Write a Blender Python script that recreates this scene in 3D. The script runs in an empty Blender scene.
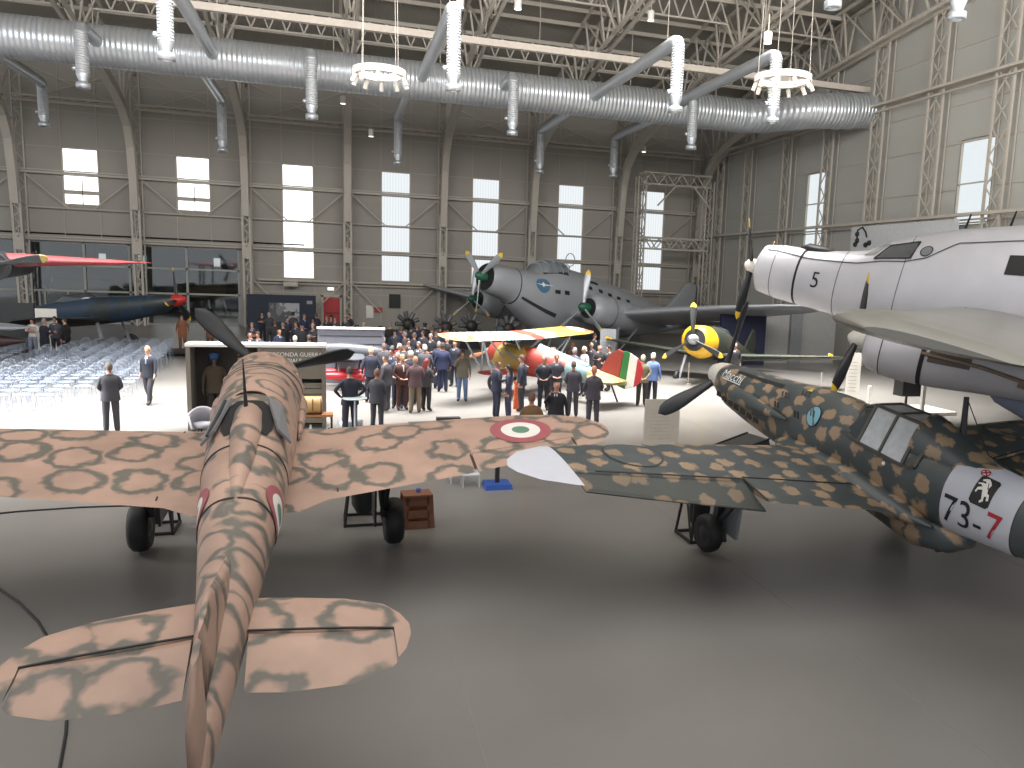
import bpy, bmesh, math, random
from mathutils import Vector, Matrix, Euler
PI=math.pi
random.seed(7)
col=bpy.context.scene.collection
SC=bpy.context.scene
# ------------------------------------------------------------ camera maths
PX,PY,FF=591.0,393.0,803.0
H=4.2
R=Matrix(((0.9530627520467743,-0.006800232374048698,0.30269646099795755),(-0.30038292845871245,-0.14660242638695709,0.9424849202337539),(0.03796691917441963,-0.9891721212292206,-0.14176398566380438)))
def ray(x,y): return (R@Vector((x-PX,y-PY,FF))).normalized()
def gp(x,y,z=0.0):
    r=ray(x,y); t=(z-H)/r.z; return Vector((r.x*t,r.y*t,z))
def at(x,y,Y):
    r=ray(x,y); t=Y/r.y; return Vector((r.x*t,Y,H+r.z*t))
def atx(x,y,X):
    r=ray(x,y); t=X/r.x; return Vector((X,r.y*t,H+r.z*t))
# ------------------------------------------------------------ materials
MC={}
def nodes(name):
    m=bpy.data.materials.new(name); m.use_nodes=True
    nt=m.node_tree; b=nt.nodes['Principled BSDF']; return m,nt,b
def lin(c):
    return tuple(((v/255)/12.92 if v/255<=.04045 else ((v/255+.055)/1.055)**2.4) for v in c)+(1,)
def mat(name,rgb,rough=.6,metal=0,noise=.12,scale=6,bump=0,spec=.5,emit=None,es=1):
    k=(name,rgb)
    if k in MC: return MC[k]
    m,nt,b=nodes(name)
    c=lin(rgb)
    b.inputs['Roughness'].default_value=rough; b.inputs['Metallic'].default_value=metal
    b.inputs['Specular IOR Level'].default_value=spec
    tc=nt.nodes.new('ShaderNodeTexCoord'); n=nt.nodes.new('ShaderNodeTexNoise'); n.inputs['Scale'].default_value=scale; n.inputs['Detail'].default_value=3
    nt.links.new(tc.outputs['Object'],n.inputs['Vector'])
    mx=nt.nodes.new('ShaderNodeMix'); mx.data_type='RGBA'
    mx.inputs[6].default_value=tuple(v*(1-noise) for v in c[:3])+(1,); mx.inputs[7].default_value=tuple(min(1,v*(1+noise)) for v in c[:3])+(1,)
    nt.links.new(n.outputs['Fac'],mx.inputs[0]); nt.links.new(mx.outputs[2],b.inputs['Base Color'])
    if bump:
        bp=nt.nodes.new('ShaderNodeBump'); bp.inputs['Strength'].default_value=bump; nt.links.new(n.outputs['Fac'],bp.inputs['Height']); nt.links.new(bp.outputs['Normal'],b.inputs['Normal'])
    if emit:
        b.inputs['Emission Color'].default_value=lin(emit); b.inputs['Emission Strength'].default_value=es
    MC[k]=m; return m
def ramp(nt,stops,interp='LINEAR'):
    r=nt.nodes.new('ShaderNodeValToRGB'); e=r.color_ramp.elements; r.color_ramp.interpolation=interp
    e[0].position=stops[0][0]; e[0].color=stops[0][1]; e[1].position=stops[1][0]; e[1].color=stops[1][1]
    for p,c in stops[2:]:
        x=e.new(p); x.color=c
    return r
def camo(name,base,spot,kind,scale=1.0,rough=.5,second=None,flat=None):
    m,nt,b=nodes(name); b.inputs['Roughness'].default_value=rough
    L=nt.links.new; N=nt.nodes.new
    tc=N('ShaderNodeTexCoord')
    n=N('ShaderNodeTexNoise'); n.inputs['Scale'].default_value={'ring':2.4,'star':8.0,'patch':3.6}[kind]*scale; n.inputs['Detail'].default_value=2.5
    mp=N('ShaderNodeMapping'); mp.inputs['Scale'].default_value=(1,1,1) if flat=='side' else flat or ((1,1,.6) if kind!='star' else (1,1,.85))
    src=tc.outputs['Object']
    if flat=='side':
        sx=N('ShaderNodeSeparateXYZ'); L(src,sx.inputs[0]); ab=N('ShaderNodeMath'); ab.operation='ABSOLUTE'; L(sx.outputs[0],ab.inputs[0])
        sb=N('ShaderNodeMath'); sb.operation='SUBTRACT'; L(sx.outputs[2],sb.inputs[0]); L(ab.outputs[0],sb.inputs[1]); cb=N('ShaderNodeCombineXYZ'); L(sx.outputs[1],cb.inputs[0]); L(sb.outputs[0],cb.inputs[1]); src=cb.outputs[0]
    L(src,mp.inputs['Vector']); L(mp.outputs[0],n.inputs['Vector'])
    sub=N('ShaderNodeVectorMath'); sub.operation='SUBTRACT'; sub.inputs[1].default_value=(.5,.5,.5); L(n.outputs['Color'],sub.inputs[0])
    sc=N('ShaderNodeVectorMath'); sc.operation='SCALE'; sc.inputs['Scale'].default_value={'ring':.5,'star':.22,'patch':1.3}[kind]/scale; L(sub.outputs[0],sc.inputs[0])
    ad=N('ShaderNodeVectorMath'); ad.operation='ADD'; L(mp.outputs[0],ad.inputs[0]); L(sc.outputs[0],ad.inputs[1])
    v=N('ShaderNodeTexVoronoi'); v.inputs['Scale'].default_value={'ring':1.45,'star':2.5,'patch':.8}[kind]*scale
    v.inputs['Randomness'].default_value={'ring':.75,'star':.5,'patch':1}[kind]
    if flat: v.voronoi_dimensions='2D'
    if flat and kind=='ring': v.inputs['Scale'].default_value=1.32*scale; v.inputs['Randomness'].default_value=.62; n.inputs['Scale'].default_value=4.0; sc.inputs['Scale'].default_value=.38
    L(ad.outputs[0],v.inputs['Vector'])
    B=lin(base); S=lin(spot)
    if kind=='ring':
        r=ramp(nt,[(0,B),(.33,B),(.40,S),(.45,S),(.52,B),(.70,B),(.76,S),(.84,S),(.9,B)]); L(v.outputs['Distance'],r.inputs[0])
        out=r.outputs[0]
        if flat:
            r=ramp(nt,[(0,B),(.22,B),(.30,S),(.37,S),(.45,B),(1,B)]); L(v.outputs['Distance'],r.inputs[0]); out=r.outputs[0]
    elif kind=='star':
        r=ramp(nt,[(0,S),(.25,S),(.34,B),(1,B)]); L(v.outputs['Distance'],r.inputs[0]); out=r.outputs[0]
    else:
        sp=N('ShaderNodeSeparateColor'); L(v.outputs['Color'],sp.inputs[0])
        r=ramp(nt,[(0,B),(.36,S)]+[(.68,lin(second))],'CONSTANT'); L(sp.outputs[0],r.inputs[0]); out=r.outputs[0]
    n2=N('ShaderNodeTexNoise'); n2.inputs['Scale'].default_value=1.7; n2.inputs['Detail'].default_value=5; L(tc.outputs['Object'],n2.inputs['Vector'])
    r2=ramp(nt,[(.3,(.82,.82,.82,1)),(.7,(1.12,1.12,1.12,1))]); L(n2.outputs['Fac'],r2.inputs[0])
    mu=N('ShaderNodeMix'); mu.data_type='RGBA'; mu.blend_type='MULTIPLY'; mu.inputs[0].default_value=1; L(out,mu.inputs[6]); L(r2.outputs[0],mu.inputs[7])
    L(mu.outputs[2],b.inputs['Base Color'])
    return m
def bands(name,axis,stops,amp=.8,rough=.5):
    m,nt,b=nodes(name); b.inputs['Roughness'].default_value=rough; L=nt.links.new; N=nt.nodes.new
    tc=N('ShaderNodeTexCoord'); s=N('ShaderNodeSeparateXYZ'); L(tc.outputs['Object'],s.inputs[0]); n=N('ShaderNodeTexNoise'); n.inputs['Scale'].default_value=1.1; n.inputs['Detail'].default_value=1; L(tc.outputs['Object'],n.inputs['Vector'])
    a=N('ShaderNodeMath'); a.operation='MULTIPLY_ADD'; a.inputs[1].default_value=amp*4; L(n.outputs['Fac'],a.inputs[0]); L(s.outputs[axis],a.inputs[2])
    mr=N('ShaderNodeMapRange'); mr.inputs[1].default_value=stops[0][0]+amp*2; mr.inputs[2].default_value=stops[-1][0]+amp*2; L(a.outputs[0],mr.inputs[0])
    lo,hi=stops[0][0],stops[-1][0]
    r=ramp(nt,[((p-lo)/(hi-lo),lin(c)) for p,c in stops[:-1]],'CONSTANT'); L(mr.outputs[0],r.inputs[0]); L(r.outputs[0],b.inputs['Base Color']); return m
def ribbed(name,rgb,per,rough=.3,metal=.9,axis='X',gen=False):
    m,nt,b=nodes(name); b.inputs['Base Color'].default_value=lin(rgb); b.inputs['Roughness'].default_value=rough; b.inputs['Metallic'].default_value=metal
    tc=nt.nodes.new('ShaderNodeTexCoord'); w=nt.nodes.new('ShaderNodeTexWave'); w.bands_direction=axis; w.inputs['Scale'].default_value=per
    nt.links.new(tc.outputs['Object'],w.inputs['Vector']); bp=nt.nodes.new('ShaderNodeBump'); bp.inputs['Strength'].default_value=.6; bp.inputs['Distance'].default_value=.06
    nt.links.new(w.outputs['Fac'],bp.inputs['Height']); nt.links.new(bp.outputs['Normal'],b.inputs['Normal']); return m
def emis(name,rgb,s):
    m=bpy.data.materials.new(name); m.use_nodes=True; nt=m.node_tree; nt.nodes.clear()
    e=nt.nodes.new('ShaderNodeEmission'); e.inputs[0].default_value=lin(rgb); e.inputs[1].default_value=s
    o=nt.nodes.new('ShaderNodeOutputMaterial'); nt.links.new(e.outputs[0],o.inputs[0]); return m
# ------------------------------------------------------------ mesh builder
class MB:
    def __init__(s): s.v=[]; s.f=[]; s.m=[]; s.s=[]
    def add(s,vs,fs,mi=0,sm=False):
        o=len(s.v); s.v+= [tuple(v) for v in vs]; s.f+=[tuple(i+o for i in f) for f in fs]; s.m+=[mi]*len(fs); s.s+=[sm]*len(fs); return s
    def box(s,c,d,rot=None,mi=0,taper=1):
        c=Vector(c); vs=[]
        for z in (-.5,.5):
            t=taper if z>0 else 1
            for x,y in ((-.5,-.5),(.5,-.5),(.5,.5),(-.5,.5)):
                p=Vector((x*d[0]*t,y*d[1]*t,z*d[2])); 
                if rot: p=rot@p
                vs.append(c+p)
        return s.add(vs,[(3,2,1,0),(4,5,6,7),(0,1,5,4),(1,2,6,5),(2,3,7,6),(3,0,4,7)],mi)
    def bar(s,a,b,w,h=None,mi=0,n=4):
        a=Vector(a); b=Vector(b); h=h or w; d=(b-a).normalized()
        up=Vector((0,0,1)) if abs(d.z)<.95 else Vector((0,1,0))
        x=d.cross(up).normalized(); y=x.cross(d)
        vs=[p+x*sx*w/2+y*sy*h/2 for p in (a,b) for sx,sy in ((-1,-1),(1,-1),(1,1),(-1,1))]
        return s.add(vs,[(0,1,2,3),(7,6,5,4),(0,4,5,1),(1,5,6,2),(2,6,7,3),(3,7,4,0)],mi)
    def loft(s,rings,cap=True,mi=0,sm=True,closed=True):
        n=len(rings[0]); vs=[p for r in rings for p in r]; fs=[]
        for i in range(len(rings)-1):
            for j in range(n if closed else n-1):
                k=(j+1)%n; fs.append((i*n+j,i*n+k,(i+1)*n+k,(i+1)*n+j))
        s.add(vs,fs,mi,sm)
        if cap and closed:
            s.add(rings[0],[tuple(reversed(range(n)))],mi); s.add(rings[-1],[tuple(range(n))],mi)
        return s
    def tube(s,pts,r,n=8,mi=0,cap=True):
        pts=[Vector(p) for p in pts]; rings=[]; rr=r if isinstance(r,(list,tuple)) else [r]*len(pts)
        x=None
        for i,p in enumerate(pts):
            d=(pts[min(i+1,len(pts)-1)]-pts[max(i-1,0)]).normalized()
            if x is None:
                up=Vector((0,0,1)) if abs(d.z)<.9 else Vector((0,1,0)); x=d.cross(up).normalized()
            x=(x-d*x.dot(d)).normalized(); y=d.cross(x)
            rings.append([p+(x*math.cos(t)+y*math.sin(t))*rr[i] for t in [2*PI*k/n for k in range(n)]])
        return s.loft(rings,cap,mi)
    def lathe(s,prof,n=24,M=None,mi=0,cap=True):  # prof (r,z) about z
        rings=[[Vector((r*math.cos(2*PI*k/n),r*math.sin(2*PI*k/n),z)) for k in range(n)] for r,z in prof]
        if M: rings=[[M@p for p in r] for r in rings]
        return s.loft(rings,cap,mi)
    def sphere(s,c,r,n=12,mi=0,sc=(1,1,1)):
        prof=[(max(.001,math.sin(PI*i/8)),-math.cos(PI*i/8)) for i in range(9)]
        M=Matrix.Translation(Vector(c))@Matrix.Diagonal((r*sc[0],r*sc[1],r*sc[2],1)); return s.lathe(prof,n,M,mi)
    def build(s,name,mats,parent=None,label=None):
        me=bpy.data.meshes.new(name); me.from_pydata(s.v,[],s.f)
        if not isinstance(mats,(list,tuple)): mats=[mats]
        for m in mats: me.materials.append(m)
        me.polygons.foreach_set('material_index',s.m); me.polygons.foreach_set('use_smooth',s.s); me.update()
        o=bpy.data.objects.new(name,me); col.objects.link(o)
        if parent: o.parent=parent
        if label: o['label']=label
        return o
def tag(o,label,cat,group=None,kind=None):
    o['label']=label; o['category']=cat
    if group: o['group']=group
    if kind: o['kind']=kind
    return o
def thing(name,label,cat,loc=(0,0,0),rz=0,group=None,rx=0,ry=0):
    o=bpy.data.objects.new(name,None); col.objects.link(o); o.empty_display_size=.1
    o.rotation_mode='XYZ'; o.location=loc; o.rotation_euler=(rx,ry,rz); return tag(o,label,cat,group)
def struct(o,label=None):
    o['kind']='structure'
    if label:o['label']=label
    return o
def copy_tree(o,parent=None):
    c=o.copy(); col.objects.link(c); c.parent=parent
    for ch in KIDS[o.name] if o.name in KIDS else [x for x in o.children]: copy_tree(ch,c)
    return c
KIDS={}
def lerp(a,b,t): return a+(b-a)*t
def xf(v): return Matrix.Translation(Vector(v))
# ------------------------------------------------------------ common materials
M_white=mat('white_paint',(222,218,210),.5); M_steel=mat('steel_paint',(176,168,156),.55,noise=.06)
M_steel2=mat('light_steel_paint',(178,171,160),.55,noise=.05)
M_black=mat('black_rubber',(26,26,27),.6); M_dark=mat('dark_metal',(48,48,50),.45,.4); M_blade=mat('black_blade',(40,41,43),.42)
M_glass=mat('cockpit_glass',(58,64,68),.08,0,.1,spec=.9); M_alu=mat('aluminium',(168,172,178),.38,.55)
M_yel=mat('yellow_paint',(226,188,60),.5); M_red=mat('red_paint',(176,44,40),.45); M_greyp=mat('grey_paint',(120,122,126),.5)
M_green=mat('roundel_green',(88,124,104),.55); M_rw=mat('roundel_white',(214,210,204),.55); M_rr=mat('roundel_red',(150,78,84),.55)
M_zinc=ribbed('spiral_duct_zinc',(196,200,204),1.5,.33,.6,'X'); M_zincv=ribbed('flexible_duct',(206,210,214),3.2,.35,.5,'Z')
M_zincp=mat('galvanised_steel',(190,195,200),.35,.55)
# text
def text_mesh(body,size,extr=.004,bold=False):
    c=bpy.data.curves.new('t','FONT'); c.body=body; c.size=size; c.extrude=extr; c.align_x='CENTER'; c.align_y='CENTER'
    o=bpy.data.objects.new('t',c); col.objects.link(o); dg=bpy.context.evaluated_depsgraph_get()
    me=bpy.data.meshes.new_from_object(o.evaluated_get(dg)); bpy.data.objects.remove(o); bpy.data.curves.remove(c); return me
def text(name,body,size,M,m,parent=None,extr=.004):
    me=text_mesh(body,size,extr); me.transform(M); me.materials.clear(); me.materials.append(m)
    o=bpy.data.objects.new(name,me); col.objects.link(o)
    if parent:o.parent=parent
    return o
FACE=Matrix(((1,0,0,0),(0,0,-1,0),(0,1,0,0),(0,0,0,1)))  # xy text -> faces -Y, upright
LP_MAIN,LP_LEFT,LP_FRONT,WORLD,EXPO,LP_NEAR=10000,2600,10000,.9,0,1650
# ------------------------------------------------------------ SETTING
YB=60.0; XR=28.0
def floor_mat():
    m,nt,b=nodes('polished_grey_floor'); L=nt.links.new;N=nt.nodes.new
    tc=N('ShaderNodeTexCoord'); n=N('ShaderNodeTexNoise'); n.inputs['Scale'].default_value=.35; n.inputs['Detail'].default_value=6
    L(tc.outputs['Object'],n.inputs['Vector']); r=ramp(nt,[(.3,lin((112,109,106))),(.7,lin((124,121,117)))]); L(n.outputs['Fac'],r.inputs[0]); L(r.outputs[0],b.inputs['Base Color'])
    b.inputs['Roughness'].default_value=.33; b.inputs['Specular IOR Level'].default_value=.6
    return m
MB().box((0,32,-.1),(64,84,.2)).build('floor',floor_mat()); struct(bpy.data.objects['floor'])
jm=mat('floor_joint',(128,125,121),.5)
for i,x in enumerate((1.22,5.7,10.2)):
    struct(MB().box((x,32,.002),(.012,56,.003)).build('trim_%d'%(40+i),jm),'thin expansion joint line in the floor')
for i,y in enumerate((4.9,9.4)):
    pass
Mw=mat('wall_panel',(158,153,145),.8,noise=.04,scale=.6)
Mw2=mat('wall_panel_right',(168,167,161),.8,noise=.04,scale=.6)
# back wall with real openings
xw=[-15.4,-8.9,-2.4,4.15,10.6,17.1,23.75]
wb=MB()
holes=[]
for i,x in enumerate(xw): holes.append((x-1,x+1,7.6 if i<2 else 3.42,11.06))
holes.append((-21.5,-6.2,0,5.25))
xs=sorted(set([-30,28.4]+[h[0] for h in holes]+[h[1] for h in holes])); zs=sorted(set([0,17.2]+[h[2] for h in holes]+[h[3] for h in holes]))
for i in range(len(xs)-1):
    for j in range(len(zs)-1):
        cx=(xs[i]+xs[i+1])/2; cz=(zs[j]+zs[j+1])/2
        if any(h[0]<cx<h[1] and h[2]<cz<h[3] for h in holes): continue
        wb.box((cx,YB+.15,cz),(xs[i+1]-xs[i],.3,zs[j+1]-zs[j]))
struct(wb.build('wall_back',Mw))
wr=MB(); holesR=[(42.85,44.9,4.0,11.04),(29.85,31.95,7.3,11.2)]
ys=sorted(set([-4,60.3]+[h[0] for h in holesR]+[h[1] for h in holesR])); zs=sorted(set([0,22.5]+[h[2] for h in holesR]+[h[3] for h in holesR]))
for i in range(len(ys)-1):
    for j in range(len(zs)-1):
        cy=(ys[i]+ys[i+1])/2; cz=(zs[j]+zs[j+1])/2
        if any(h[0]<cy<h[1] and h[2]<cz<h[3] for h in holesR): continue
        wr.box((XR+.15,cy,cz),(.3,ys[i+1]-ys[i],zs[j+1]-zs[j]))
struct(wr.build('wall_right',Mw2))
def glow_mat():
    m=bpy.data.materials.new('bright_translucent_pane'); m.use_nodes=True; nt=m.node_tree; nt.nodes.clear(); L=nt.links.new;N=nt.nodes.new
    tc=N('ShaderNodeTexCoord'); w=N('ShaderNodeTexWave'); w.inputs['Scale'].default_value=1.6; w.inputs['Distortion'].default_value=.6; L(tc.outputs['Object'],w.inputs['Vector'])
    r=ramp(nt,[(0,(.80,.87,.90,1)),(1,(.95,.98,1,1))]); L(w.outputs['Fac'],r.inputs[0]); e=N('ShaderNodeEmission'); L(r.outputs[0],e.inputs[0]); e.inputs[1].default_value=GLOW
    o=N('ShaderNodeOutputMaterial'); L(e.outputs[0],o.inputs[0]); return m
GLOW=.98
Mg=glow_mat(); Mglow_l=emis('daylight_pane',(255,255,255),2.2)
for i,x in enumerate(xw):
    z0,z1=holes[i][2:]
    w=thing('window_%d'%(i+1),'tall bright translucent window','window',(x,YB,z0)); del w['category']; struct(w)
    h=z1-z0
    MB().box((0,.18,h/2),(2,.03,h)).build('pane',Mg if i>2 else Mglow_l,w)
    f=MB()
    for sx in (-1,1): f.box((sx*.98,.05,h/2),(.05,.12,h))
    for z in (0,h): f.box((0,.05,z),(2,.12,.06))
    for z in (9.4,7.25,5.25):
        if z>z0+.2: f.box((0,.05,z-z0),(2,.1,.07))
    if i<2: f.box((.05,.05,(9.2-z0)/2),(.05,.08,9.2-z0)); f.box((0,.05,.75),(2,.08,.25))
    f.build('window_frame',M_steel,w)
for i,h in enumerate(holesR):
    w=thing('window_%d'%(8+i),'bright translucent window in the right wall','window',(XR,(h[0]+h[1])/2,h[2])); del w['category']; struct(w)
    hh=h[3]-h[2]; d=h[1]-h[0]
    MB().box((.18,0,hh/2),(.03,d,hh)).build('pane',Mg,w)
    f=MB()
    for sy in (-1,1): f.box((.05,sy*d/2,hh/2),(.1,.06,hh))
    for z in (0,hh,9.2-h[2],7.4-h[2]): f.box((.05,0,z),(.1,d,.06))
    f.build('window_frame',M_steel,w)
# seams / girts on the back wall
tn=[1]
def trim(mb,m=M_steel,label=None):
    o=mb.build('trim_%d'%tn[0],m); tn[0]+=1; return struct(o,label)
def hspans(z): # free x-spans of back wall at height z
    sp=[(-30,28)]
    for h in holes:
        if h[2]<z<h[3]:
            n=[]
            for a,b in sp:
                if h[0]>a and h[1]<b: n+=[(a,h[0]),(h[1],b)]
                else: n.append((a,b))
            sp=n
    return sp
for z in (2.4,4.3,7.25,11.08,13.3,15.2):
    mb=MB()
    for a,b in hspans(z): mb.box(((a+b)/2,YB-.02,z),(b-a,.05,.05))
    trim(mb,label='thin horizontal seam rail on the back wall')
for x in xw:
    for s in (-1.02,1.02):
        mb=MB(); zlo=5.3 if x<-6 else .1
        mb.box((x+s,YB-.02,(zlo+16.8)/2),(.05,.05,16.8-zlo)); trim(mb,label='thin vertical seam rail on the back wall')
for z in (9.45,5.35):
    mb=MB().box((0,YB-.45,z),(56,.16,.16)).box((0,YB-.75,z+.12),(56,.08,.08)); trim(mb,M_steel2,'long horizontal wall beam')
mb=MB().box((12,YB-.35,3.25),(34,.3,.14)).box((12,YB-.6,3.05),(34,.06,.06)); trim(mb,M_steel,'service ledge along the back wall')
# k-bracing between the columns
xc=[-25,-18.6,-12.1,-5.6,.85,7.35,13.85,20.6,27.2]
for i in range(len(xc)-1):
    a,b=xc[i]+.3,xc[i+1]-.3; c=(a+b)/2; mb=MB(); y=YB-.5
    mb.bar((a,y,9.3),(c-.7,y,7.3),.08).bar((b,y,9.3),(c+.7,y,7.3),.08)
    mb.bar((a,y,7.3),(b,y,7.3),.07)
    if a>-7: mb.bar((a,y,3.2),(c-1,y,1.2),.08).bar((b,y,3.2),(c+1,y,1.2),.08)
    mb.bar((a,y,16),(b,y-.3,13.6),.05).bar((b,y,16),(a,y-.3,13.6),.05)
    trim(mb,M_steel,'diagonal bracing between two wall columns')
    mb=MB() # horizontal lattice girder
    for zz,yy in ((13.75,YB-1.5),(13.45,YB-2.1),(13.75,YB-2.1)): mb.bar((a,yy,zz),(b,yy,zz),.09)
    for k in range(8): mb.bar((lerp(a,b,k/8),YB-1.5,13.75),(lerp(a,b,(k+.5)/8),YB-2.1,13.6),.05).bar((lerp(a,b,(k+.5)/8),YB-2.1,13.6),(lerp(a,b,(k+1)/8),YB-1.5,13.75),.05)
    trim(mb,M_steel,'lattice girder between two wall columns')
# arched columns with trusses
CH=[(60.0,0),(59.7,4.2),(59.0,8.5),(58.2,11.2),(57.0,12.9),(54.8,13.9),(50.5,14.7),(43,16.3),(36,17.1),(28,17.9),(18,18.5),(4,18.9)]
TOPC=[(50.5,17.3),(43,18.9),(36,19.7),(28,20.5),(18,21.1),(4,21.5)]
def chp(y,tab):
    for (a,za),(b,zb) in zip(tab,tab[1:]):
        if b<=y<=a: return za+(zb-za)*(y-a)/(b-a)
    return tab[-1][1]
def zig(mb,pa,pb,n,w):
    # pa,pb lists of points (same count n+1)
    for i in range(n):
        mb.bar(pa[i],pb[i+1] if i%2 else pb[i+1],w); mb.bar(pb[i],pa[i+1],w) if False else None
def lattice(mb,a0,a1,b0,b1,n,w,cross=False):
    a0,a1,b0,b1=map(Vector,(a0,a1,b0,b1))
    for i in range(n):
        t0,t1=i/n,(i+1)/n
        if cross:
            mb.bar(a0.lerp(a1,t0),b0.lerp(b1,t1),w); mb.bar(b0.lerp(b1,t0),a0.lerp(a1,t1),w)
        elif i%2: mb.bar(b0.lerp(b1,t0),a0.lerp(a1,t1),w)
        else: mb.bar(a0.lerp(a1,t0),b0.lerp(b1,t1),w)
for i,x in enumerate(xc):
    if i==0: continue
    mb=MB()
    # lower lattice leg in front of the wall
    for sx in (-.22,.22):
        mb.bar((x+sx,59.0,0),(x+sx,58.6,8.2),.13,.2)
    lattice(mb,(x-.22,59.0,0),(x-.22,58.6,8.2),(x+.22,59.0,0),(x+.22,58.6,8.2),20,.06)
    mb.box((x,58.75,5.1),(.55,.22,1.0))
    # box-beam arch
    seg=[(58.6,7.4),(58.4,9.4),(58.1,11.2),(57.4,12.5),(56.1,13.4),(54.4,14.0),(50.4,14.9)]
    rings=[]
    for k,(y,z) in enumerate(seg):
        p0=seg[max(0,k-1)]; p1=seg[min(len(seg)-1,k+1)]; d=Vector((0,p1[0]-p0[0],p1[1]-p0[1])).normalized(); nrm=Vector((0,d.z,-d.y))
        c=Vector((x,y,z)); t=.26
        rings.append([c+Vector((-.22,0,0))-nrm*t,c+Vector((.22,0,0))-nrm*t,c+Vector((.22,0,0))+nrm*t,c+Vector((-.22,0,0))+nrm*t])
    mb.loft(rings,True,0,False)
    # wall-side leg and lacing
    for sx in (-.25,.25): mb.bar((x+sx,YB-.3,0),(x+sx,YB-.3,16.4),.09,.12)
    lattice(mb,(x,YB-.3,2),(x,YB-.3,14),(x,58.9,2),(x,58.0,12.3),9,.07)
    for z2,y2 in ((16.6,57.5),(16.9,55.5),(16.2,59.5)): mb.bar((x,56.6,13.2),(x,y2,z2),.1)
    lattice(mb,(x-.25,YB-.3,0),(x-.25,YB-.3,16),(x+.25,YB-.3,0),(x+.25,YB-.3,16),24,.05)
    trim(mb,M_steel2,'arched lattice column on the back wall')
    # roof truss
    mb=MB(); n=18
    ysn=[50.4-(50.4-6)*k/n for k in range(n+1)]
    bot=[Vector((x,y,chp(y,CH))) for y in ysn]; top=[Vector((x,y,chp(y,TOPC))) for y in ysn]
    for k in range(n):
        for sx in (-.24,.24):
            o=Vector((sx,0,0)); mb.bar(bot[k]+o,bot[k+1]+o,.15,.17); mb.bar(top[k]+o*2,top[k+1]+o*2,.15)
        mb.bar(bot[k],top[k]+Vector((-.4,0,0)),.1); mb.bar(bot[k],top[k]+Vector((.4,0,0)),.1)
        mb.bar(bot[k+1],top[k]+Vector((.4,0,0)),.08); mb.bar(bot[k+1],top[k]+Vector((-.4,0,0)),.08)
    mb.bar((x,59.8,15.9),(x,50.4,17.3),.18); mb.bar((x,50.4,14.9),(x,54,16.9),.1)
    trim(mb,M_steel2,'arched lattice roof truss')
# lattice purlins between trusses
for y in (48,41,34,27,20):
    mb=MB(); zt=chp(y,TOPC)
    for i in range(1,len(xc)-1):
        a,b=xc[i],xc[i+1]
        mb.bar((a+.6,y,zt-1.3),(b-.6,y,zt-1.3),.09); mb.bar((a,y,zt-.15),(b,y,zt-.15),.14,.2)
        mb.bar((a,y,chp(y,CH)),(a+.6,y,zt-1.3),.1); mb.bar((b,y,chp(y,CH)),(b-.6,y,zt-1.3),.1)
        n=6
        for k in range(n):
            x0,x1=lerp(a+.6,b-.6,k/n),lerp(a+.6,b-.6,(k+1)/n); xm=(x0+x1)/2
            mb.bar((x0,y,zt-1.3),(xm,y,zt-.2),.07); mb.bar((xm,y,zt-.2),(x1,y,zt-1.3),.07)
    trim(mb,M_steel2,'lattice purlin under the roof')
for y in (57,53.5,51,46,44.5,38.5,36.2,31.5,29.2,24,22):
    mb=MB(); z=(chp(y,TOPC) if y<50.5 else lerp(16.0,17.3,(60-y)/9.5)); mb.box((0,y,z+.02),(56,.14,.2)); trim(mb,M_steel,'roof purlin')
# sloping roof skin
rt=[(60.4,16.3),(50.5,17.75),(43,19.3),(36,20.1),(28,20.9),(18,21.5),(-4,21.9)]
mb=MB(); mb.add([(x,y,z) for y,z in rt for x in (-30,28.4)],[(2*i,2*i+1,2*i+3,2*i+2) for i in range(len(rt)-1)])
mb.add([(x,y,z+.2) for y,z in rt for x in (-30,28.4)],[(2*i+1,2*i,2*i+2,2*i+3) for i in range(len(rt)-1)])
struct(mb.build('ceiling',ribbed('corrugated_roof_sheet',(158,153,142),4,.8,0,'X')))
# long pale beam
mb=MB(); mb.box((3,39.4,14.95),(50,.3,.3)); trim(mb,mat('beam_pale',(196,186,174),.6),'long pale crane beam under the roof')
# right wall columns and girts
for k in range(9):
    y=(56.5,52.3,47.2,42.7,38.25,33.9,29.65,25.2,20.8)[k]; mb=MB()
    for yy in (y,y-1.0): mb.bar((XR-.5,yy,0),(XR-.5,yy,19.2),.09,.12)
    for yy in (y,y-1.0): mb.bar((XR-.12,yy,0),(XR-.12,yy,19.2),.06)
    lattice(mb,(XR-.5,y,0),(XR-.5,y,19),(XR-.5,y-1.0,0),(XR-.5,y-1.0,19),15,.045,True)
    trim(mb,M_steel2,'lattice column on the right wall')
for z in (5.6,9.0,11.1,12.9,15.5,17.4):
    mb=MB()
    if z==9.0:
        for a,b in ((-4,29.8),(32.0,42.8),(44.9,60)): mb.box((XR-.03,(a+b)/2,z),(.05,b-a,.06))
    elif z==5.6: 
        for a,b in ((-4,42.8),(44.9,60)): mb.box((XR-.03,(a+b)/2,z),(.05,b-a,.06))
    else: mb.box((XR-.03,28,z),(.05,64,.06))
    trim(mb,M_steel,'thin horizontal seam on the right wall')
mb=MB().box((XR-.62,28,13.75),(.5,60,.12)).box((XR-.62,28,13.45),(.12,60,.08)); trim(mb,M_steel2,'horizontal rail beam on the right wall')
mb=MB().box((XR-.62,28,7.7),(.3,60,.14)).box((XR-.3,28,7.5),(.08,60,.08)); trim(mb,M_steel2,'lower horizontal beam on the right wall')
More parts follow.
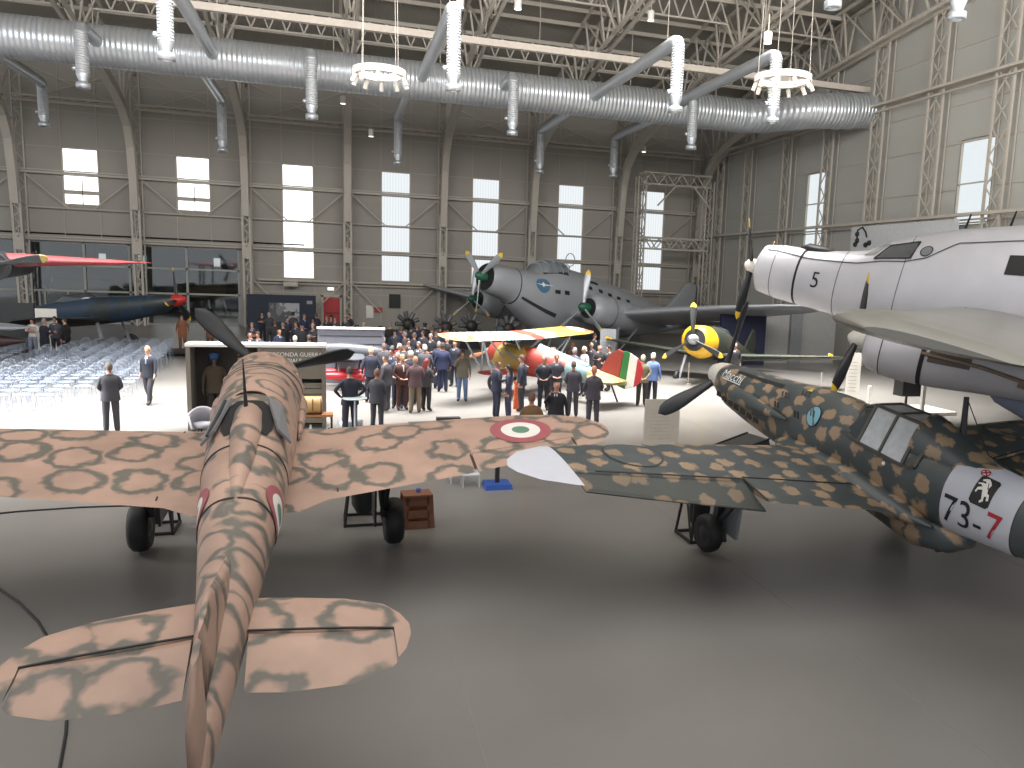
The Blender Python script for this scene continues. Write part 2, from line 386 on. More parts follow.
# free-standing lattice portal by the corner
mb=MB()
for x in (21.2,26.6):
    for dx,dy in ((-.3,-.3),(.3,-.3),(-.3,.3),(.3,.3)): mb.bar((x+dx,56+dy,0),(x+dx,56+dy,11.6),.09)
    for s in (-.3,.3):
        lattice(mb,(x-.3,56+s,0),(x-.3,56+s,11.6),(x+.3,56+s,0),(x+.3,56+s,11.6),14,.05)
        lattice(mb,(x+s,55.7,0),(x+s,55.7,11.6),(x+s,56.3,0),(x+s,56.3,11.6),14,.05)
for z in (11.5,6.9):
    for dy,dz in ((-.45,0),(-.45,.8),(.45,0),(.45,.8)): mb.bar((21.2,56+dy,z+dz-.4),(26.6,56+dy,z+dz-.4),.1)
    for dy in (-.45,.45): lattice(mb,(21.2,56+dy,z-.4),(26.6,56+dy,z-.4),(21.2,56+dy,z+.4),(26.6,56+dy,z+.4),9,.07)
mb.bar((22.4,55.6,9.6),(23.8,55.6,11.1),.1).bar((26.6,55.6,9.6),(25.2,55.6,11.1),.1)
trim(mb,M_steel2,'free-standing lattice portal frame in the corner')
# glazed opening to the next hall
Mfr=mat('grey_frame',(150,150,146),.5)
w=thing('window_10','large dark glazed front into the next hall','window',(-13.85,YB,0)); del w['category']; struct(w)
f=MB()
for z in (.05,2.1,3.75,5.2): f.box((0,.05,z),(15.3,.14,.12))
for x in (-7.6,-5.1,-1.6,1.0,4.4,7.6): f.box((x,.05,2.6),(.14,.14,5.2))
for x in (-4.2,-3.9,-2.6): f.box((x,.05,1.05),(.1,.1,2.1))
f.build('window_frame',Mfr,w)
gm=bpy.data.materials.new('clear_glass'); gm.use_nodes=True; nt=gm.node_tree; nt.nodes.clear()
t=nt.nodes.new('ShaderNodeBsdfTransparent'); g=nt.nodes.new('ShaderNodeBsdfGlossy'); g.inputs['Roughness'].default_value=.04; mxs=nt.nodes.new('ShaderNodeMixShader'); mxs.inputs[0].default_value=.12
o_=nt.nodes.new('ShaderNodeOutputMaterial'); nt.links.new(t.outputs[0],mxs.inputs[1]); nt.links.new(g.outputs[0],mxs.inputs[2]); nt.links.new(mxs.outputs[0],o_.inputs[0])
t.inputs[0].default_value=(.8,.85,.85,1)
MB().box((0,.1,2.6),(15.2,.02,5.1)).build('pane',gm,w)
# next hall shell
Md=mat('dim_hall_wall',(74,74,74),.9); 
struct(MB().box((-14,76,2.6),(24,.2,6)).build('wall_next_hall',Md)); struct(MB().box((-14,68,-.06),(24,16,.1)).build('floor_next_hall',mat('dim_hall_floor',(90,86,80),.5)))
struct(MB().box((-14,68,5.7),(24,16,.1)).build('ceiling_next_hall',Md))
for i,x in enumerate((-18.2,-15.3,-9.6,-7.4)):
    o=MB().box((0,0,0),(.5,.06,.7)).build('lit_panel',emis('lit_panel',(235,240,240),.9)); o.location=(x,75.8,4.3); tag(o,['far left','second','third','rightmost'][i]+' small lit panel seen through the dark glazing','lit panel','lit panels in the next hall')
# red emergency door, wall signs
d=thing('door_1','red emergency door in the back wall','door',(-.25,YB-.05,0)); del d['category']; struct(d)
MB().box((0,0,1.05),(1.05,.08,2.1)).build('door_leaf',mat('door_red',(168,26,28),.5),d)
f=MB().box((-.62,0,1.15),(.14,.14,2.3)).box((.62,0,1.15),(.14,.14,2.3)).box((0,0,2.25),(1.38,.14,.16)); f.build('door_frame',M_steel2,d)
MB().box((0,-.08,1.05),(.9,.05,.06)).build('push_bar',M_dark,d)
o=MB().box((0,0,0),(.42,.12,.2)).build('exit_light',emis('exit_lamp',(255,252,245),1.6)); o.location=(-.3,YB-.5,2.75); tag(o,'small lit emergency light box above the red door','light')
s=thing('exhibition_wall','dark blue exhibition wall with a grey landscape photograph','exhibition wall',(-3.4,57.6,0))
MB().box((0,0,1.15),(4.3,.3,2.3)).build('panel',mat('navy_panel',(34,42,56),.7),s)
pm=camo('landscape_photo',(110,112,114),(160,162,164),'patch',.6,second=(74,76,80)); MB().box((.15,-.17,1.15),(1.9,.03,1.25)).build('photograph',pm,s)
MB().box((1.75,-.17,1.85),(.35,.02,.22)).build('caption',mat('caption_grey',(150,152,156),.7),s)
o=MB().box((0,0,0),(.8,.05,1.0)).build('wall_screen',M_black); o.location=(4.1,YB-.08,2.0); tag(o,'small black screen on the back wall right of the crowd','screen')
o=MB().box((0,0,0),(.5,.04,.9)).build('notice_board',M_white); o.location=(2.35,YB-.08,1.2); tag(o,'white notice board on the back wall right of the red door','notice board')
o=MB().box((0,0,0),(.55,.05,.35)).build('fire_sign',M_red); o.location=(2.95,YB-.08,1.35); tag(o,'small red fire sign beside the white notice board','sign')
o=MB().box((0,0,0),(.9,.9,.3)).build('wall_cabinet',M_steel2); 
o.location=(-2.9,59.3,3.0); tag(o,'pale metal box on the back wall above the navy exhibition wall','box')
# white drawing panel on the right wall
s=thing('wall_board','pale board with black pipe diagram leaning on the right wall','board',(XR-.9,34.6,0))
MB().box((0,0,6.75),(.08,8,1.5)).build('board_panel',mat('pale_board',(186,188,190),.6),s)
f=MB()
f.bar((0,3.2,.0),(0,3.2,6.2),.12).bar((0,-3.2,0),(0,-3.2,6.2),.12); f.build('post',M_steel,s)
f=MB()
for (y,z) in ((3.4,7.1),(3.35,6.75),(2.3,6.6),(2.6,6.5),(3.5,6.55)): f.sphere((-.06,y,z),.14,8)
f.tube([(-.07,3.4,6.7),(-.07,3.4,7.3),(-.07,3.0,7.45),(-.07,2.7,7.2),(-.07,2.55,6.9)],.045,6); f.build('diagram',M_black,s)
# ------------------------------------------------------------ DUCTS
dt=thing('ventilation_duct','huge horizontal galvanised air duct running the length of the hall under the roof','duct',(0,41.9,13.45))
def ringed(path,r,name,parent,m,n=28,flange=None,sp=None):
    mb=MB().tube(path,r,n); o=mb.build(name,m,parent); return o
ringed([(-34,0,0),(21.6,0,0)],.9,'main_tube',dt,M_zinc,32)
ebow=[(21.4,0,0),(22.0,-.02,0),(22.6,-.35,0),(23.2,-1.1,.0),(23.9,-2.1,.02),(24.5,-2.8,.03),(25.3,-3.1,.05),(26,-3.1,.1),(28.05,-3.1,.35)]
MB().tube(ebow,.9,32).build('elbow',M_zinc,dt)
for k in range(9,27): MB().tube([(-33+k*2.1,0,0),(-32.95+k*2.1,0,0)],.925,32).build('flange',M_zincp,dt)
for p in ((25.6,-3.1,.07),(26.4,-3.1,.14),(27.6,-3.1,.3)): MB().tube([p,(p[0]+.08,p[1],p[2]+.01)],.96,32).build('flange',M_zincp,dt)
for k in range(11): MB().tube([(-30+k*5,0,.9),(-30+k*5,0,4.6)],.02,5).build('hanger_rod',M_steel,dt)
def nozzle(L,parent,loc):
    v=MB(); r=.25
    n=MB().tube([(0,0,0),(0,0,-L+.55)],r,16); o=n.build('drop_pipe',M_zincv,parent); o.location=loc
    e=MB().tube([(0,0,.0),(0,.0,.05)],r,16); 
    t=MB().lathe([(.25,-L+.56),(.25,-L+.5),(.17,-L+.3),(.17,-L+.22),(.27,-L+.2),(.27,-L),(.2,-L),(.18,-L+.08)],16); t.sphere((-.3,0,-L+.75),.09,8); t.bar((-.3,0,-L+.75),(-.1,0,-L+.75),.05)
    q=t.build('nozzle',M_zincp,o)
BR=[(-9.7,-3.1,2.3),(-14.9,9.9,2.2),(-6.1,9.9,2.8),(-5.15,-11.7,2.7),(-.93,-3.1,2.7),(4.05,-11.9,2.75),(3.7,9.9,2.75),(8.05,-3.1,2.6),(12.6,9.9,2.6),(12.75,-11.6,2.6),(17.6,9.9,2.5),(17.1,-11.5,2.6),(17.3,-3.1,2.5),(-19.5,-3.1,2.7)]
for x,dy,L in BR:
    s=1 if dy>0 else -1
    pts=[(x,s*.8,0),(x,dy-s*.35,0),(x,dy-s*.12,-.06),(x,dy,-.25)]
    b=MB().tube(pts,.26,16).build('branch_pipe',M_zincp,dt)
    nozzle(L-.1,b,(x,dy,-.2))
    if dy<-5: MB().bar((x,dy*.9,.2),(x,dy*.9,4.8),.025).build('hanger_rod',M_steel,b)
for (x,y,z,l) in ((14.75,22.95,15.5,'galvanised drop nozzle at the top edge, left of two without a visible duct'),(18.3,21.6,15.5,'galvanised drop nozzle at the top edge, right of two without a visible duct')):
    t=thing('drop_nozzle',l,'duct nozzle',(x,y,z)); nozzle(2.75 if x<16 else 3.0,t,(0,0,0))
    MB().tube([(0,0,-.1),(0,-.1,.2),(0,-.4,.3),(0,-6,.3)],.26,16).build('branch_pipe',M_zincp,t)
    MB().bar((0,-2,.5),(0,-2,6),.03).build('hanger_rod',M_steel,t)
# ring lamps
Mbulb=emis('lamp_face',(255,250,240),3)
def ring_lamp(loc,r,label,top):
    t=thing('ring_lamp',label,'lamp',loc,0,'white ring lamps under the roof')
    mb=MB(); n=40; rings=[]
    for k in range(n+1):
        a=2*PI*k/n; c=Vector((math.cos(a),math.sin(a),0)); rings.append([c*(r-.17)+Vector((0,0,-.11)),c*r+Vector((0,0,-.11)),c*r+Vector((0,0,.11)),c*(r-.17)+Vector((0,0,.11))])
    mb.loft(rings,False,0,False); mb.build('ring',M_white,t)
    for k in range(10):
        a=2*PI*k/10+.2; c=Vector((math.cos(a)*(r-.07),math.sin(a)*(r-.07),-.1)); d=Vector((math.cos(a)*.12,math.sin(a)*.12-.04,-.26))
        s=MB().bar(c,c+Vector((0,0,-.08)),.04).tube([c+Vector((0,0,-.06)),c+Vector((0,0,-.06))+d],.075,10).build('spotlight',M_white,t)
    mb=MB()
    for k in range(4):
        a=PI/4+PI/2*k; mb.tube([(math.cos(a)*(r-.07),math.sin(a)*(r-.07),.08),(math.cos(a)*(r-.07)*.8,math.sin(a)*(r-.07)*.8,top)],.01,5)
    mb.build('suspension_cable',M_steel2,t)
ring_lamp((1.5,29.6,10.85),.88,'white ring chandelier with small spotlights, left one in front of the big duct',8)
ring_lamp((15.75,27.4,11.7),1.03,'white ring chandelier with small spotlights, right one below the duct nozzle',8)
for i,(x,y,Y) in enumerate(((460,2,33),(518,4,35),(651,16,37),(768,38,30),(343,100,50),(371,133,53),(644,149,55))):
    p=at(x,y,Y+.5); t=thing('spotlight','small white cylinder spotlight '+['by the top edge left of the middle truss','on the roof truss near the top edge','on a truss right of the centre','above the right ring chandelier','on the second arched column from the left','on the arched column above the light blue aircraft nose','on the arch left of the corner portal'][i],'spotlight',p,0)
    MB().lathe([(.16,-.2),(.16,.2),(.12,.24)],12).build('housing',M_white,t); MB().lathe([(.15,-.215),(.02,-.215)],12).build('lens',Mbulb,t); MB().bar((0,0,.2),(0,.0,.9),.04).build('bracket',M_steel,t)
# ------------------------------------------------------------ AIRCRAFT TOOLKIT
def sec_at(secs,s):
    s=abs(s)
    for a,b in zip(secs,secs[1:]):
        if a[0]<=s<=b[0]:
            t=(s-a[0])/max(1e-6,b[0]-a[0]); return tuple(lerp(p,q,t) for p,q in zip(a,b))
    return secs[-1]
def thick(c,t):
    c=min(max(c,0),1); return 5*t*(.2969*math.sqrt(c)-.126*c-.3516*c*c+.2843*c**3-.1036*c**4)
def wing_top(secs,x,y,side=1):
    S=sec_at(secs,x); ch=S[1]-S[2]; c=(S[1]-y)/ch; return S[3]+thick(c,S[4])*ch
def wing_mb(secs,side,s0,s1,c0=0,c1=1,n=12,step=.25,droop=0,mb=None,off=0,sw=False):
    mb=mb or MB(); ss=sorted(set([s0,s1]+[q[0] for q in secs if s0<q[0]<s1]+[s0+(s1-s0)*k/max(1,int((s1-s0)/step)) for k in range(max(1,int((s1-s0)/step)))]))
    rings=[]
    for s in ss:
        S=sec_at(secs,s); ch=S[1]-S[2]; cs=[c0+(c1-c0)*(.5-.5*math.cos(PI*k/n)) if c0==0 else c0+(c1-c0)*k/n for k in range(n+1)]
        up=[];lo=[]
        for c in cs:
            z=thick(c,S[4])*ch+off; y=S[1]-c*ch; d=0
            if droop: d=-(c-c0)*ch*math.tan(droop)
            up.append(Vector((side*s,y,S[3]+z+d))); lo.append(Vector((side*s,y,S[3]-z*.7+d)))
        r=list(reversed(up))+lo[(1 if c0==0 else 0):]
        rings.append(r if side<0 else r[::-1])
    return mb.loft(rings,True)
def super_ring(y,w,zc,hu,hd,n=32,e=2.2,x0=0):
    r=[]
    for k in range(n):
        a=2*PI*k/n; c,s=math.cos(a),math.sin(a); p=2/e
        r.append(Vector((x0+w*math.copysign(abs(c)**p,c),y,zc+(hu if s>0 else hd)*math.copysign(abs(s)**p,s))))
    return r
def st_at(sts,y):
    for a,b in zip(sts,sts[1:]):
        if b[0]<=y<=a[0]:
            t=(a[0]-y)/max(1e-6,a[0]-b[0]); return tuple(lerp(p,q,t) for p,q in zip(a,b))
    return sts[-1]
def fus_pt(sts,y,a,off=0,e=2.2):
    S=st_at(sts,y); c,s=math.cos(a),math.sin(a); p=2/e
    return Vector(((S[1]+off)*math.copysign(abs(c)**p,c),y,S[2]+((S[3] if s>0 else S[4])+off)*math.copysign(abs(s)**p,s)))
def smooth_st(sts,step=.25):
    out=[]; 
    for i in range(len(sts)-1):
        p0=sts[max(0,i-1)];p1=sts[i];p2=sts[i+1];p3=sts[min(len(sts)-1,i+2)]
        n=max(1,int(round((p1[0]-p2[0])/step)))
        for k in range(n):
            t=k/n; v=[]
            for a,b,c,d in zip(p0,p1,p2,p3): v.append(.5*((2*b)+(-a+c)*t+(2*a-5*b+4*c-d)*t*t+(-a+3*b-3*c+d)*t**3))
            v[0]=lerp(p1[0],p2[0],t); 
            out.append(tuple(v))
    out.append(sts[-1]); return out
def fus_mb(sts,e=2.2,n=36,mb=None,y0=1e9,y1=-1e9,cap=True):
    mb=mb or MB(); rings=[super_ring(*S,n=n,e=e) for S in sts if y1<=S[0]<=y0]; return mb.loft([r[::-1] for r in rings],cap)
def disc_on_wing(secs,cx,cy,radii,mats,side,parent,name='roundel'):
    mb=MB(); n=36
    prev=0
    rad=[0]+list(radii)
    for i in range(len(radii)):
        rings=[]
        m=4
        for q in range(m+1):
            r=lerp(rad[i],rad[i+1],q/m); rings.append([Vector((cx+r*math.cos(2*PI*k/n),cy+r*math.sin(2*PI*k/n),wing_top(secs,cx+r*math.cos(2*PI*k/n),cy+r*math.sin(2*PI*k/n))+.008)) for k in range(n)])
        mb.loft(rings,False,i)
    return mb.build(name,mats,parent)
def disc_on_fus(sts,cy,ca,radii,mats,parent,side=1,name='roundel',e=2.2,sy=1):
    mb=MB(); n=32; rad=[0]+list(radii); S=st_at(sts,cy); Rr=(S[1]+S[3])/2
    for i in range(len(radii)):
        rings=[]
        for q in range(4):
            r=lerp(rad[i],rad[i+1],q/3); rings.append([fus_pt(sts,cy+r*sy*math.cos(2*PI*k/n),ca+r*math.sin(2*PI*k/n)/Rr,.012,e) for k in range(n)])
        mb.loft(rings,False,i)
    return mb.build(name,mats,parent)
def text_on_fus(body,size,sts,cy,ca,parent,m,name,side=-1,e=2.2,rot=0,Rr=None):
    me=text_mesh(body,size,.0)
    bm=bmesh.new(); bm.from_mesh(me); bmesh.ops.subdivide_edges(bm,edges=[x for x in bm.edges if x.calc_length()>size*.15],cuts=2); bm.to_mesh(me); bm.free()
    S=st_at(sts,cy); Rr=Rr or (S[1]+S[3])/2
    for v in me.vertices:
        x,y=v.co.x*math.cos(rot)-v.co.y*math.sin(rot),v.co.x*math.sin(rot)+v.co.y*math.cos(rot)
        # port side (x<0): reading left->right goes nose->tail
        if side<0: v.co=fus_pt(sts,cy-x,ca-y/Rr,.016,e)
        else: v.co=fus_pt(sts,cy+x,ca+y/Rr,.016,e)
    me.materials.clear(); me.materials.append(m)
    o=bpy.data.objects.new(name,me); col.objects.link(o); o.parent=parent; return o
def blade_mb(R,r0=.2,w=.24,mb=None,tip=None,tw=.9):
    mb=mb or MB(); n=14; rings=[]
    for k in range(n+1):
        t=k/n; r=lerp(r0,R,t); ww=w*(.45+1.1*t-.0*t*t)*(1 if t<.55 else math.sqrt(max(.003,1-((t-.55)/.46)**2))) if t<1 else .01
        a=tw*(1-t)*.9+.35; th=.05*(1-t)+.012
        r_=[]
        for j in range(10):
            q=2*PI*j/10; x=ww/2*math.cos(q); y=th*math.sin(q); r_.append(Vector((x*math.cos(a)-y*math.sin(a),x*math.sin(a)+y*math.cos(a),r)))
        rings.append(r_)
    k2=int(n*.9)
    if tip is not None:
        mb.loft(rings[:k2+1],True,0); mb.loft(rings[k2:],True,tip)
    else: mb.loft(rings,True,0)
    return mb
def prop(parent,loc,R,n,mblade,spin_m,spin_prof,angs,w=.24,tipm=None,rx=0,name='propeller'):
    p=bpy.data.objects.new(name,None); col.objects.link(p); p.parent=parent; p.location=loc; p.rotation_euler=(rx,0,0); p.empty_display_size=.1
    # spinner: lathe around +Y
    Mx=Matrix.Rotation(-PI/2,4,'X')
    MB().lathe(spin_prof,24,Mx).build('spinner',spin_m,p)
    for a in angs:
        b=blade_mb(R,.1,w,tip=1 if tipm else None).build('blade',[mblade]+([tipm] if tipm else []),p); b.rotation_euler=(0,math.radians(a),0)
    return p
def wheel_mb(r,w,mb=None,M=None,mi=0,hub=1):
    mb=mb or MB(); M=M or Matrix.Identity(4)
    mb.lathe([(r*.45,-w*.4),(r*.8,-w*.5),(r*.97,-w*.3),(r,0),(r*.97,w*.3),(r*.8,w*.5),(r*.45,w*.4)],24,M,mi)
    mb.lathe([(r*.5,-w*.35),(r*.2,-w*.52),(.01,-w*.5)],16,M,hub); mb.lathe([(r*.5,w*.35),(r*.2,w*.52),(.01,w*.5)],16,M,hub)
    return mb
RY=Matrix.Rotation(PI/2,4,'Y')
def panel_lines(sts,ys,parent,m,e=2.2,a0=-.6,a1=PI+.6,w=.012):
    mb=MB()
    for y in ys:
        rings=[]
        for k in range(25):
            a=lerp(a0,a1,k/24); rings.append([fus_pt(sts,y+w,a,.004,e),fus_pt(sts,y+w,a,.009,e),fus_pt(sts,y-w,a,.009,e),fus_pt(sts,y-w,a,.004,e)])
        mb.loft(rings,True,0,False)
    return mb.build('panel_seam',m,parent)
def wline(mb,secs,pts,side,w=.02,mi=0,off=.006):
    for (x0,y0),(x1,y1) in zip(pts,pts[1:]):
        n=max(1,int(abs(x1-x0)/.2)+1)
        for k in range(n):
            a=(lerp(x0,x1,k/n),lerp(y0,y1,k/n)); b=(lerp(x0,x1,(k+1)/n),lerp(y0,y1,(k+1)/n))
            mb.bar((side*a[0],a[1],wing_top(secs,*a)+off),(side*b[0],b[1],wing_top(secs,*b)+off),w,.008)
Mseam=mat('panel_seam_dark',(52,48,44),.8)
# ------------------------------------------------------------ LEFT FIGHTER
Msand=camo('sand_camouflage',(166,137,121),(96,92,84),'ring',1.1,.5)
Msandw=camo('sand_camouflage_wing',(166,137,121),(96,92,84),'ring',1.0,.5,flat=(1,1,.15))
LF=thing('fighter_aircraft','sand coloured fighter with olive smoke-ring camouflage seen from behind its tail','aircraft',(-1.06,12.35,1.78),math.radians(1.9),None,math.radians(8.5))
st=[(2.1,.38,.20,.38,.38),(2.04,.50,.20,.50,.50),(1.8,.585,.20,.575,.57),(1.1,.61,.20,.60,.60),(.9,.60,.20,.61,.6)]
LFs=smooth_st([(.92,.60,.20,.60,.55),(.4,.57,.24,.66,.55),(0,.55,.28,.71,.55),(-.5,.53,.32,.74,.56),(-1.1,.52,.38,.70,.58),(-1.7,.50,.42,.63,.56),(-2.4,.47,.45,.55,.5),(-3.3,.42,.45,.47,.42),(-4.3,.335,.44,.40,.33),(-5.3,.24,.43,.31,.25),(-6.4,.15,.42,.23,.18),(-7.4,.06,.42,.15,.12),(-7.7,.03,.42,.1,.08)],.2)
cw=fus_mb([(a,b,c,d,e_) for a,b,c,d,e_ in st],2.0).build('cowling',Msand,LF)
mb=MB()
for k in range(14):
    a=2*PI*k/14+.1
    if -2.2<a-2*PI*(a>PI)< -.9: continue
    mb.sphere((.54*math.cos(a),1.45,.20+.53*math.sin(a)),.085,8,0,(1,1.9,1))
mb.build('cylinder_bump',Msand,cw)
MB().lathe([(.42,0),(.36,-.1),(.05,-.12)],24,xf((0,2.12,.2))@Matrix.Rotation(-PI/2,4,'X')).build('engine_face',M_dark,cw)
fz=fus_mb(LFs,2.3).build('fuselage',Msand,LF)
panel_lines(LFs,(.88,.3,-3.0,-4.2),fz,Mseam,2.3,0,PI)
for s in (-1,1):
    rings=[]
    for (y,r) in ((.95,.02),(.85,.07),(.5,.11),(.1,.10),(-.4,.06),(-.9,.02)): rings.append([Vector((s*(.54+r*.35),y,.25))+Vector((math.cos(q)*r*.75,0,math.sin(q)*r*1.35)) for q in [2*PI*k/12 for k in range(12)]][::-1])
    MB().loft(rings).build('side_fairing',Msand,LF)
# cockpit: dark opening, grey folded doors, headrest fairing, mast
rings=[]
for (y,w,h) in ((-1.75,.12,.02),(-1.87,.22,.03),(-2.15,.28,.03),(-2.5,.28,.03),(-2.7,.22,.02)):
    rings.append([fus_pt(LFs,y,PI/2-t*w/.5,.012,2.3) for t in (-1,-.6,-.2,.2,.6,1)])
MB().loft(rings,False,0,False,closed=False).build('cockpit_opening',mat('cockpit_black',(14,14,14),.8),LF)
rings=[]
for (y,w,z,h) in ((-1.9,.10,1.0,.16),(-2.1,.17,1.02,.22),(-2.6,.18,1.0,.2),(-3.5,.12,.95,.13),(-4.6,.03,.86,.03)):
    rings.append(super_ring(y,w,z-.1,h,.12,20,1.9)[::-1])
hr=MB().loft(rings).build('headrest_fairing',Msand,LF)
for s in (-1,1):
    mb=MB(); P=[Vector((s*.20,-1.7,1.07)),Vector((s*.35,-1.74,.98)),Vector((s*.47,-2.6,.80)),Vector((s*.33,-2.55,.95))]
    nn=(P[1]-P[0]).cross(P[3]-P[0]).normalized()*.015
    mb.add([p+nn for p in P]+[p-nn for p in P],[(0,1,2,3),(7,6,5,4),(0,4,5,1),(1,5,6,2),(2,6,7,3),(3,7,4,0)]).build('cockpit_door',mat('door_grey',(112,112,114),.5),LF)
    MB().bar(P[0].lerp(P[1],.45)+nn*1.4,P[3].lerp(P[2],.45)+nn*1.4,.03,.02).build('door_strip',M_black,bpy.data.objects[-1] if False else LF)
rings=[]
for y,w,h in ((-1.2,.02,.02),(-1.35,.16,.07),(-1.5,.2,.1)): rings.append([Vector((w*math.cos(a),y,1.0+h*math.sin(a))) for a in [PI*k/10 for k in range(11)]])
MB().loft(rings,False,closed=False).build('windscreen',M_glass,LF)
MB().tube([(-.02,-2.2,1.1),(-.03,-2.17,1.4),(-.04,-2.14,1.68)],[.025,.015,.006],8).build('antenna_mast',M_dark,LF)
# wings
LW=[(0,0,-2.7,-.02,.15),(.55,0,-2.72,-.02,.15),(.9,-.02,-2.45,.0,.14),(2.6,-.1,-2.2,.14,.125),(3.8,-.2,-1.92,.24,.11),(4.35,-.34,-1.76,.29,.1),(4.7,-.55,-1.6,.32,.09),(4.9,-.82,-1.35,.33,.08),(4.96,-1.02,-1.12,.335,.07)]
for s in (-1,1):
    mb=MB(); wing_mb(LW,s,0,2.75,mb=mb); wing_mb(LW,s,2.75,4.3,0,.74,mb=mb); wing_mb(LW,s,4.3,4.96,mb=mb,step=.1)
    w=mb.build('wing',Msandw,LF)
    mb=MB(); wing_mb(LW,s,2.78,4.27,.755,1,mb=mb); mb.build('aileron',Msandw,w)
    mb=MB(); wline(mb,LW,[(.95,-.2),(1.0,-2.3)],s,.02); wline(mb,LW,[(2.75,-1.7),(2.75,-2.1)],s,.02);  mb.build('panel_seam',Mseam,w)
    if s>0: disc_on_wing(LW,3.62,-1.03,(.13,.29,.45),[M_green,M_rw,M_rr],1,w)
for s,ca in ((1,.12),(-1,PI-.12)): disc_on_fus(LFs,-3.9,ca,(.1,.2,.3),[M_green,M_rw,M_rr],LF,e=2.3)
# tail
LT=[(0,-5.3,-6.5,.40,.09),(.1,-5.3,-6.5,.40,.09),(.5,-5.36,-6.58,.40,.085),(.95,-5.46,-6.58,.40,.08),(1.25,-5.6,-6.46,.40,.075),(1.37,-5.76,-6.28,.40,.07),(1.43,-5.92,-6.08,.40,.06)]
for s in (-1,1):
    mb=MB(); wing_mb(LT,s,.05,1.3,0,.47,mb=mb,step=.15); wing_mb(LT,s,1.3,1.43,0,1,mb=mb,step=.06); t=mb.build('tailplane',Msandw,LF)
    wing_mb(LT,s,.2,1.29,.5,1,step=.15,droop=.08).build('elevator',Msandw,LF)
    mb=MB(); wline(mb,LT,[(.12,-5.87),(1.3,-6.02)],s,.02); mb.build('hinge_gap',M_black,t)
rings=[]
for z,yl,yt,w in ((.6,-4.4,-7.0,.05),(.75,-5.1,-7.05,.05),(.95,-5.8,-7.1,.045),(1.12,-6.3,-7.1,.035),(1.2,-6.6,-7.05,.02)):
    rings.append([Vector((sx*w*f,yl+(yt-yl)*c,z)) for sx,c,f in ((0,0,0),(1,.15,.8),(1,.4,1),(1,.8,.5),(0,1,0),(-1,.8,.5),(-1,.4,1),(-1,.15,.8))])
MB().loft(rings).build('fin',Msand,LF)
rings=[]
for z,yl,yt,w in ((.25,-7.2,-7.5,.03),(.7,-7.08,-7.75,.035),(1.0,-7.12,-7.75,.03),(1.18,-7.07,-7.4,.02)):
    rings.append([Vector((sx*w,yl+(yt-yl)*c,z)) for sx,c in ((0,0),(1,.1),(1,.6),(0,1),(-1,.6),(-1,.1))])
MB().loft(rings).build('rudder',Msand,LF)
prop(LF,(0,2.32,.28),1.5,3,M_blade,M_dark,[(.2,-.2),(.2,.02),(.14,.14),(.02,.24)],(-44,76,196),.27,rx=0)
# gear
for s in (-1,1):
    gx=1.75 if s>0 else 1.5; gy=0 if s>0 else .45
    g=MB(); g.bar((s*gx,-.3+gy,-.1),(s*gx,-.35+gy,-1.25),.12).bar((s*gx,-1.2,-.1),(s*gx,-.4+gy,-1.1),.06); lg=g.build('landing_gear_leg',M_dark,LF)
    wh=wheel_mb(.36,.28,M=xf((s*(gx+.14),-.3+gy,-1.37-gy*.15))@RY).build('wheel',[M_black,M_dark],LF)
    MB().box((s*(gx-.15),-.3+gy,-.9),(.03,.55,.85)).build('gear_door',M_dark,LF)
# stands under the wings
def jack(loc,label,blk=True):
    t=thing('jack_stand',label,'stand',loc,0); f=MB(); a=.27
    for x in (-a,a):
        for y in (-a,a): f.bar((x*1.15,y*1.15,0),(x*.75,y*.75,.95),.035)
    for y in (-a,a): f.bar((-a*1.15,y*1.15,.03),(a*1.15,y*1.15,.03),.04)
    for x in (-a,a): f.bar((x*1.15,-a*1.15,.03),(x*1.15,a*1.15,.03),.04); f.bar((x*1.15,-a*1.1,.1),(x*.8,a*.8,.9),.03)
    f.build('frame',M_black,t)
    MB().lathe([(.12,.15),(.2,.3),(.22,1.0),(.2,1.12)],16).build('jack_body',M_dark,t)
    return t
jack((gp(155,530)),'black steel jack stand under the left wing of the sand fighter')
jack((gp(364,521)),'black steel jack stand left of the wheel under the right wing')
# brown stool with paper
def stool():
    p=gp(417,528); t=thing('step_stool','brown wooden step stool with a cut-out, beside the fighter wheel','stool',(p.x,p.y+.1,0),math.radians(4)); Mwd=mat('brown_wood',(128,84,60),.6,scale=14,noise=.3)
    t.scale=(1.12,1,1.1)
    def trap(y,holes=True):
        mb=MB()
        for a,b in (((-.2,.0),(-.17,.5)),((.2,0),(.17,.5))): mb.bar((a[0],y,a[1]),(b[0],y,b[1]),.09,.03)
        for z0,z1 in ((0.0,.12),(.17,.28),(.36,.5)): mb.box((0,y,(z0+z1)/2),(.34,.03,z1-z0))
        return mb
    trap(-.15).build('side_board',Mwd,t); trap(.15).build('side_board',Mwd,t); MB().box((0,0,.51),(.42,.38,.03)).build('top',Mwd,t); MB().box((0,0,.2),(.34,.28,.02)).build('shelf',Mwd,t)
    o=MB().box((0,0,0),(.3,.22,.01)).build('paper_sheet',M_white); o.location=(p.x+.02,p.y+.1,.535); tag(o,'white paper sheet lying on the brown step stool','paper')
    o=MB().lathe([(.035,0),(.04,.09),(.02,.1)],12).build('blue_cup',mat('cup_blue',(60,86,150),.4)); o.location=(p.x+.03,p.y+.12,.545); tag(o,'small blue cup on the paper on the step stool','cup')
stool()
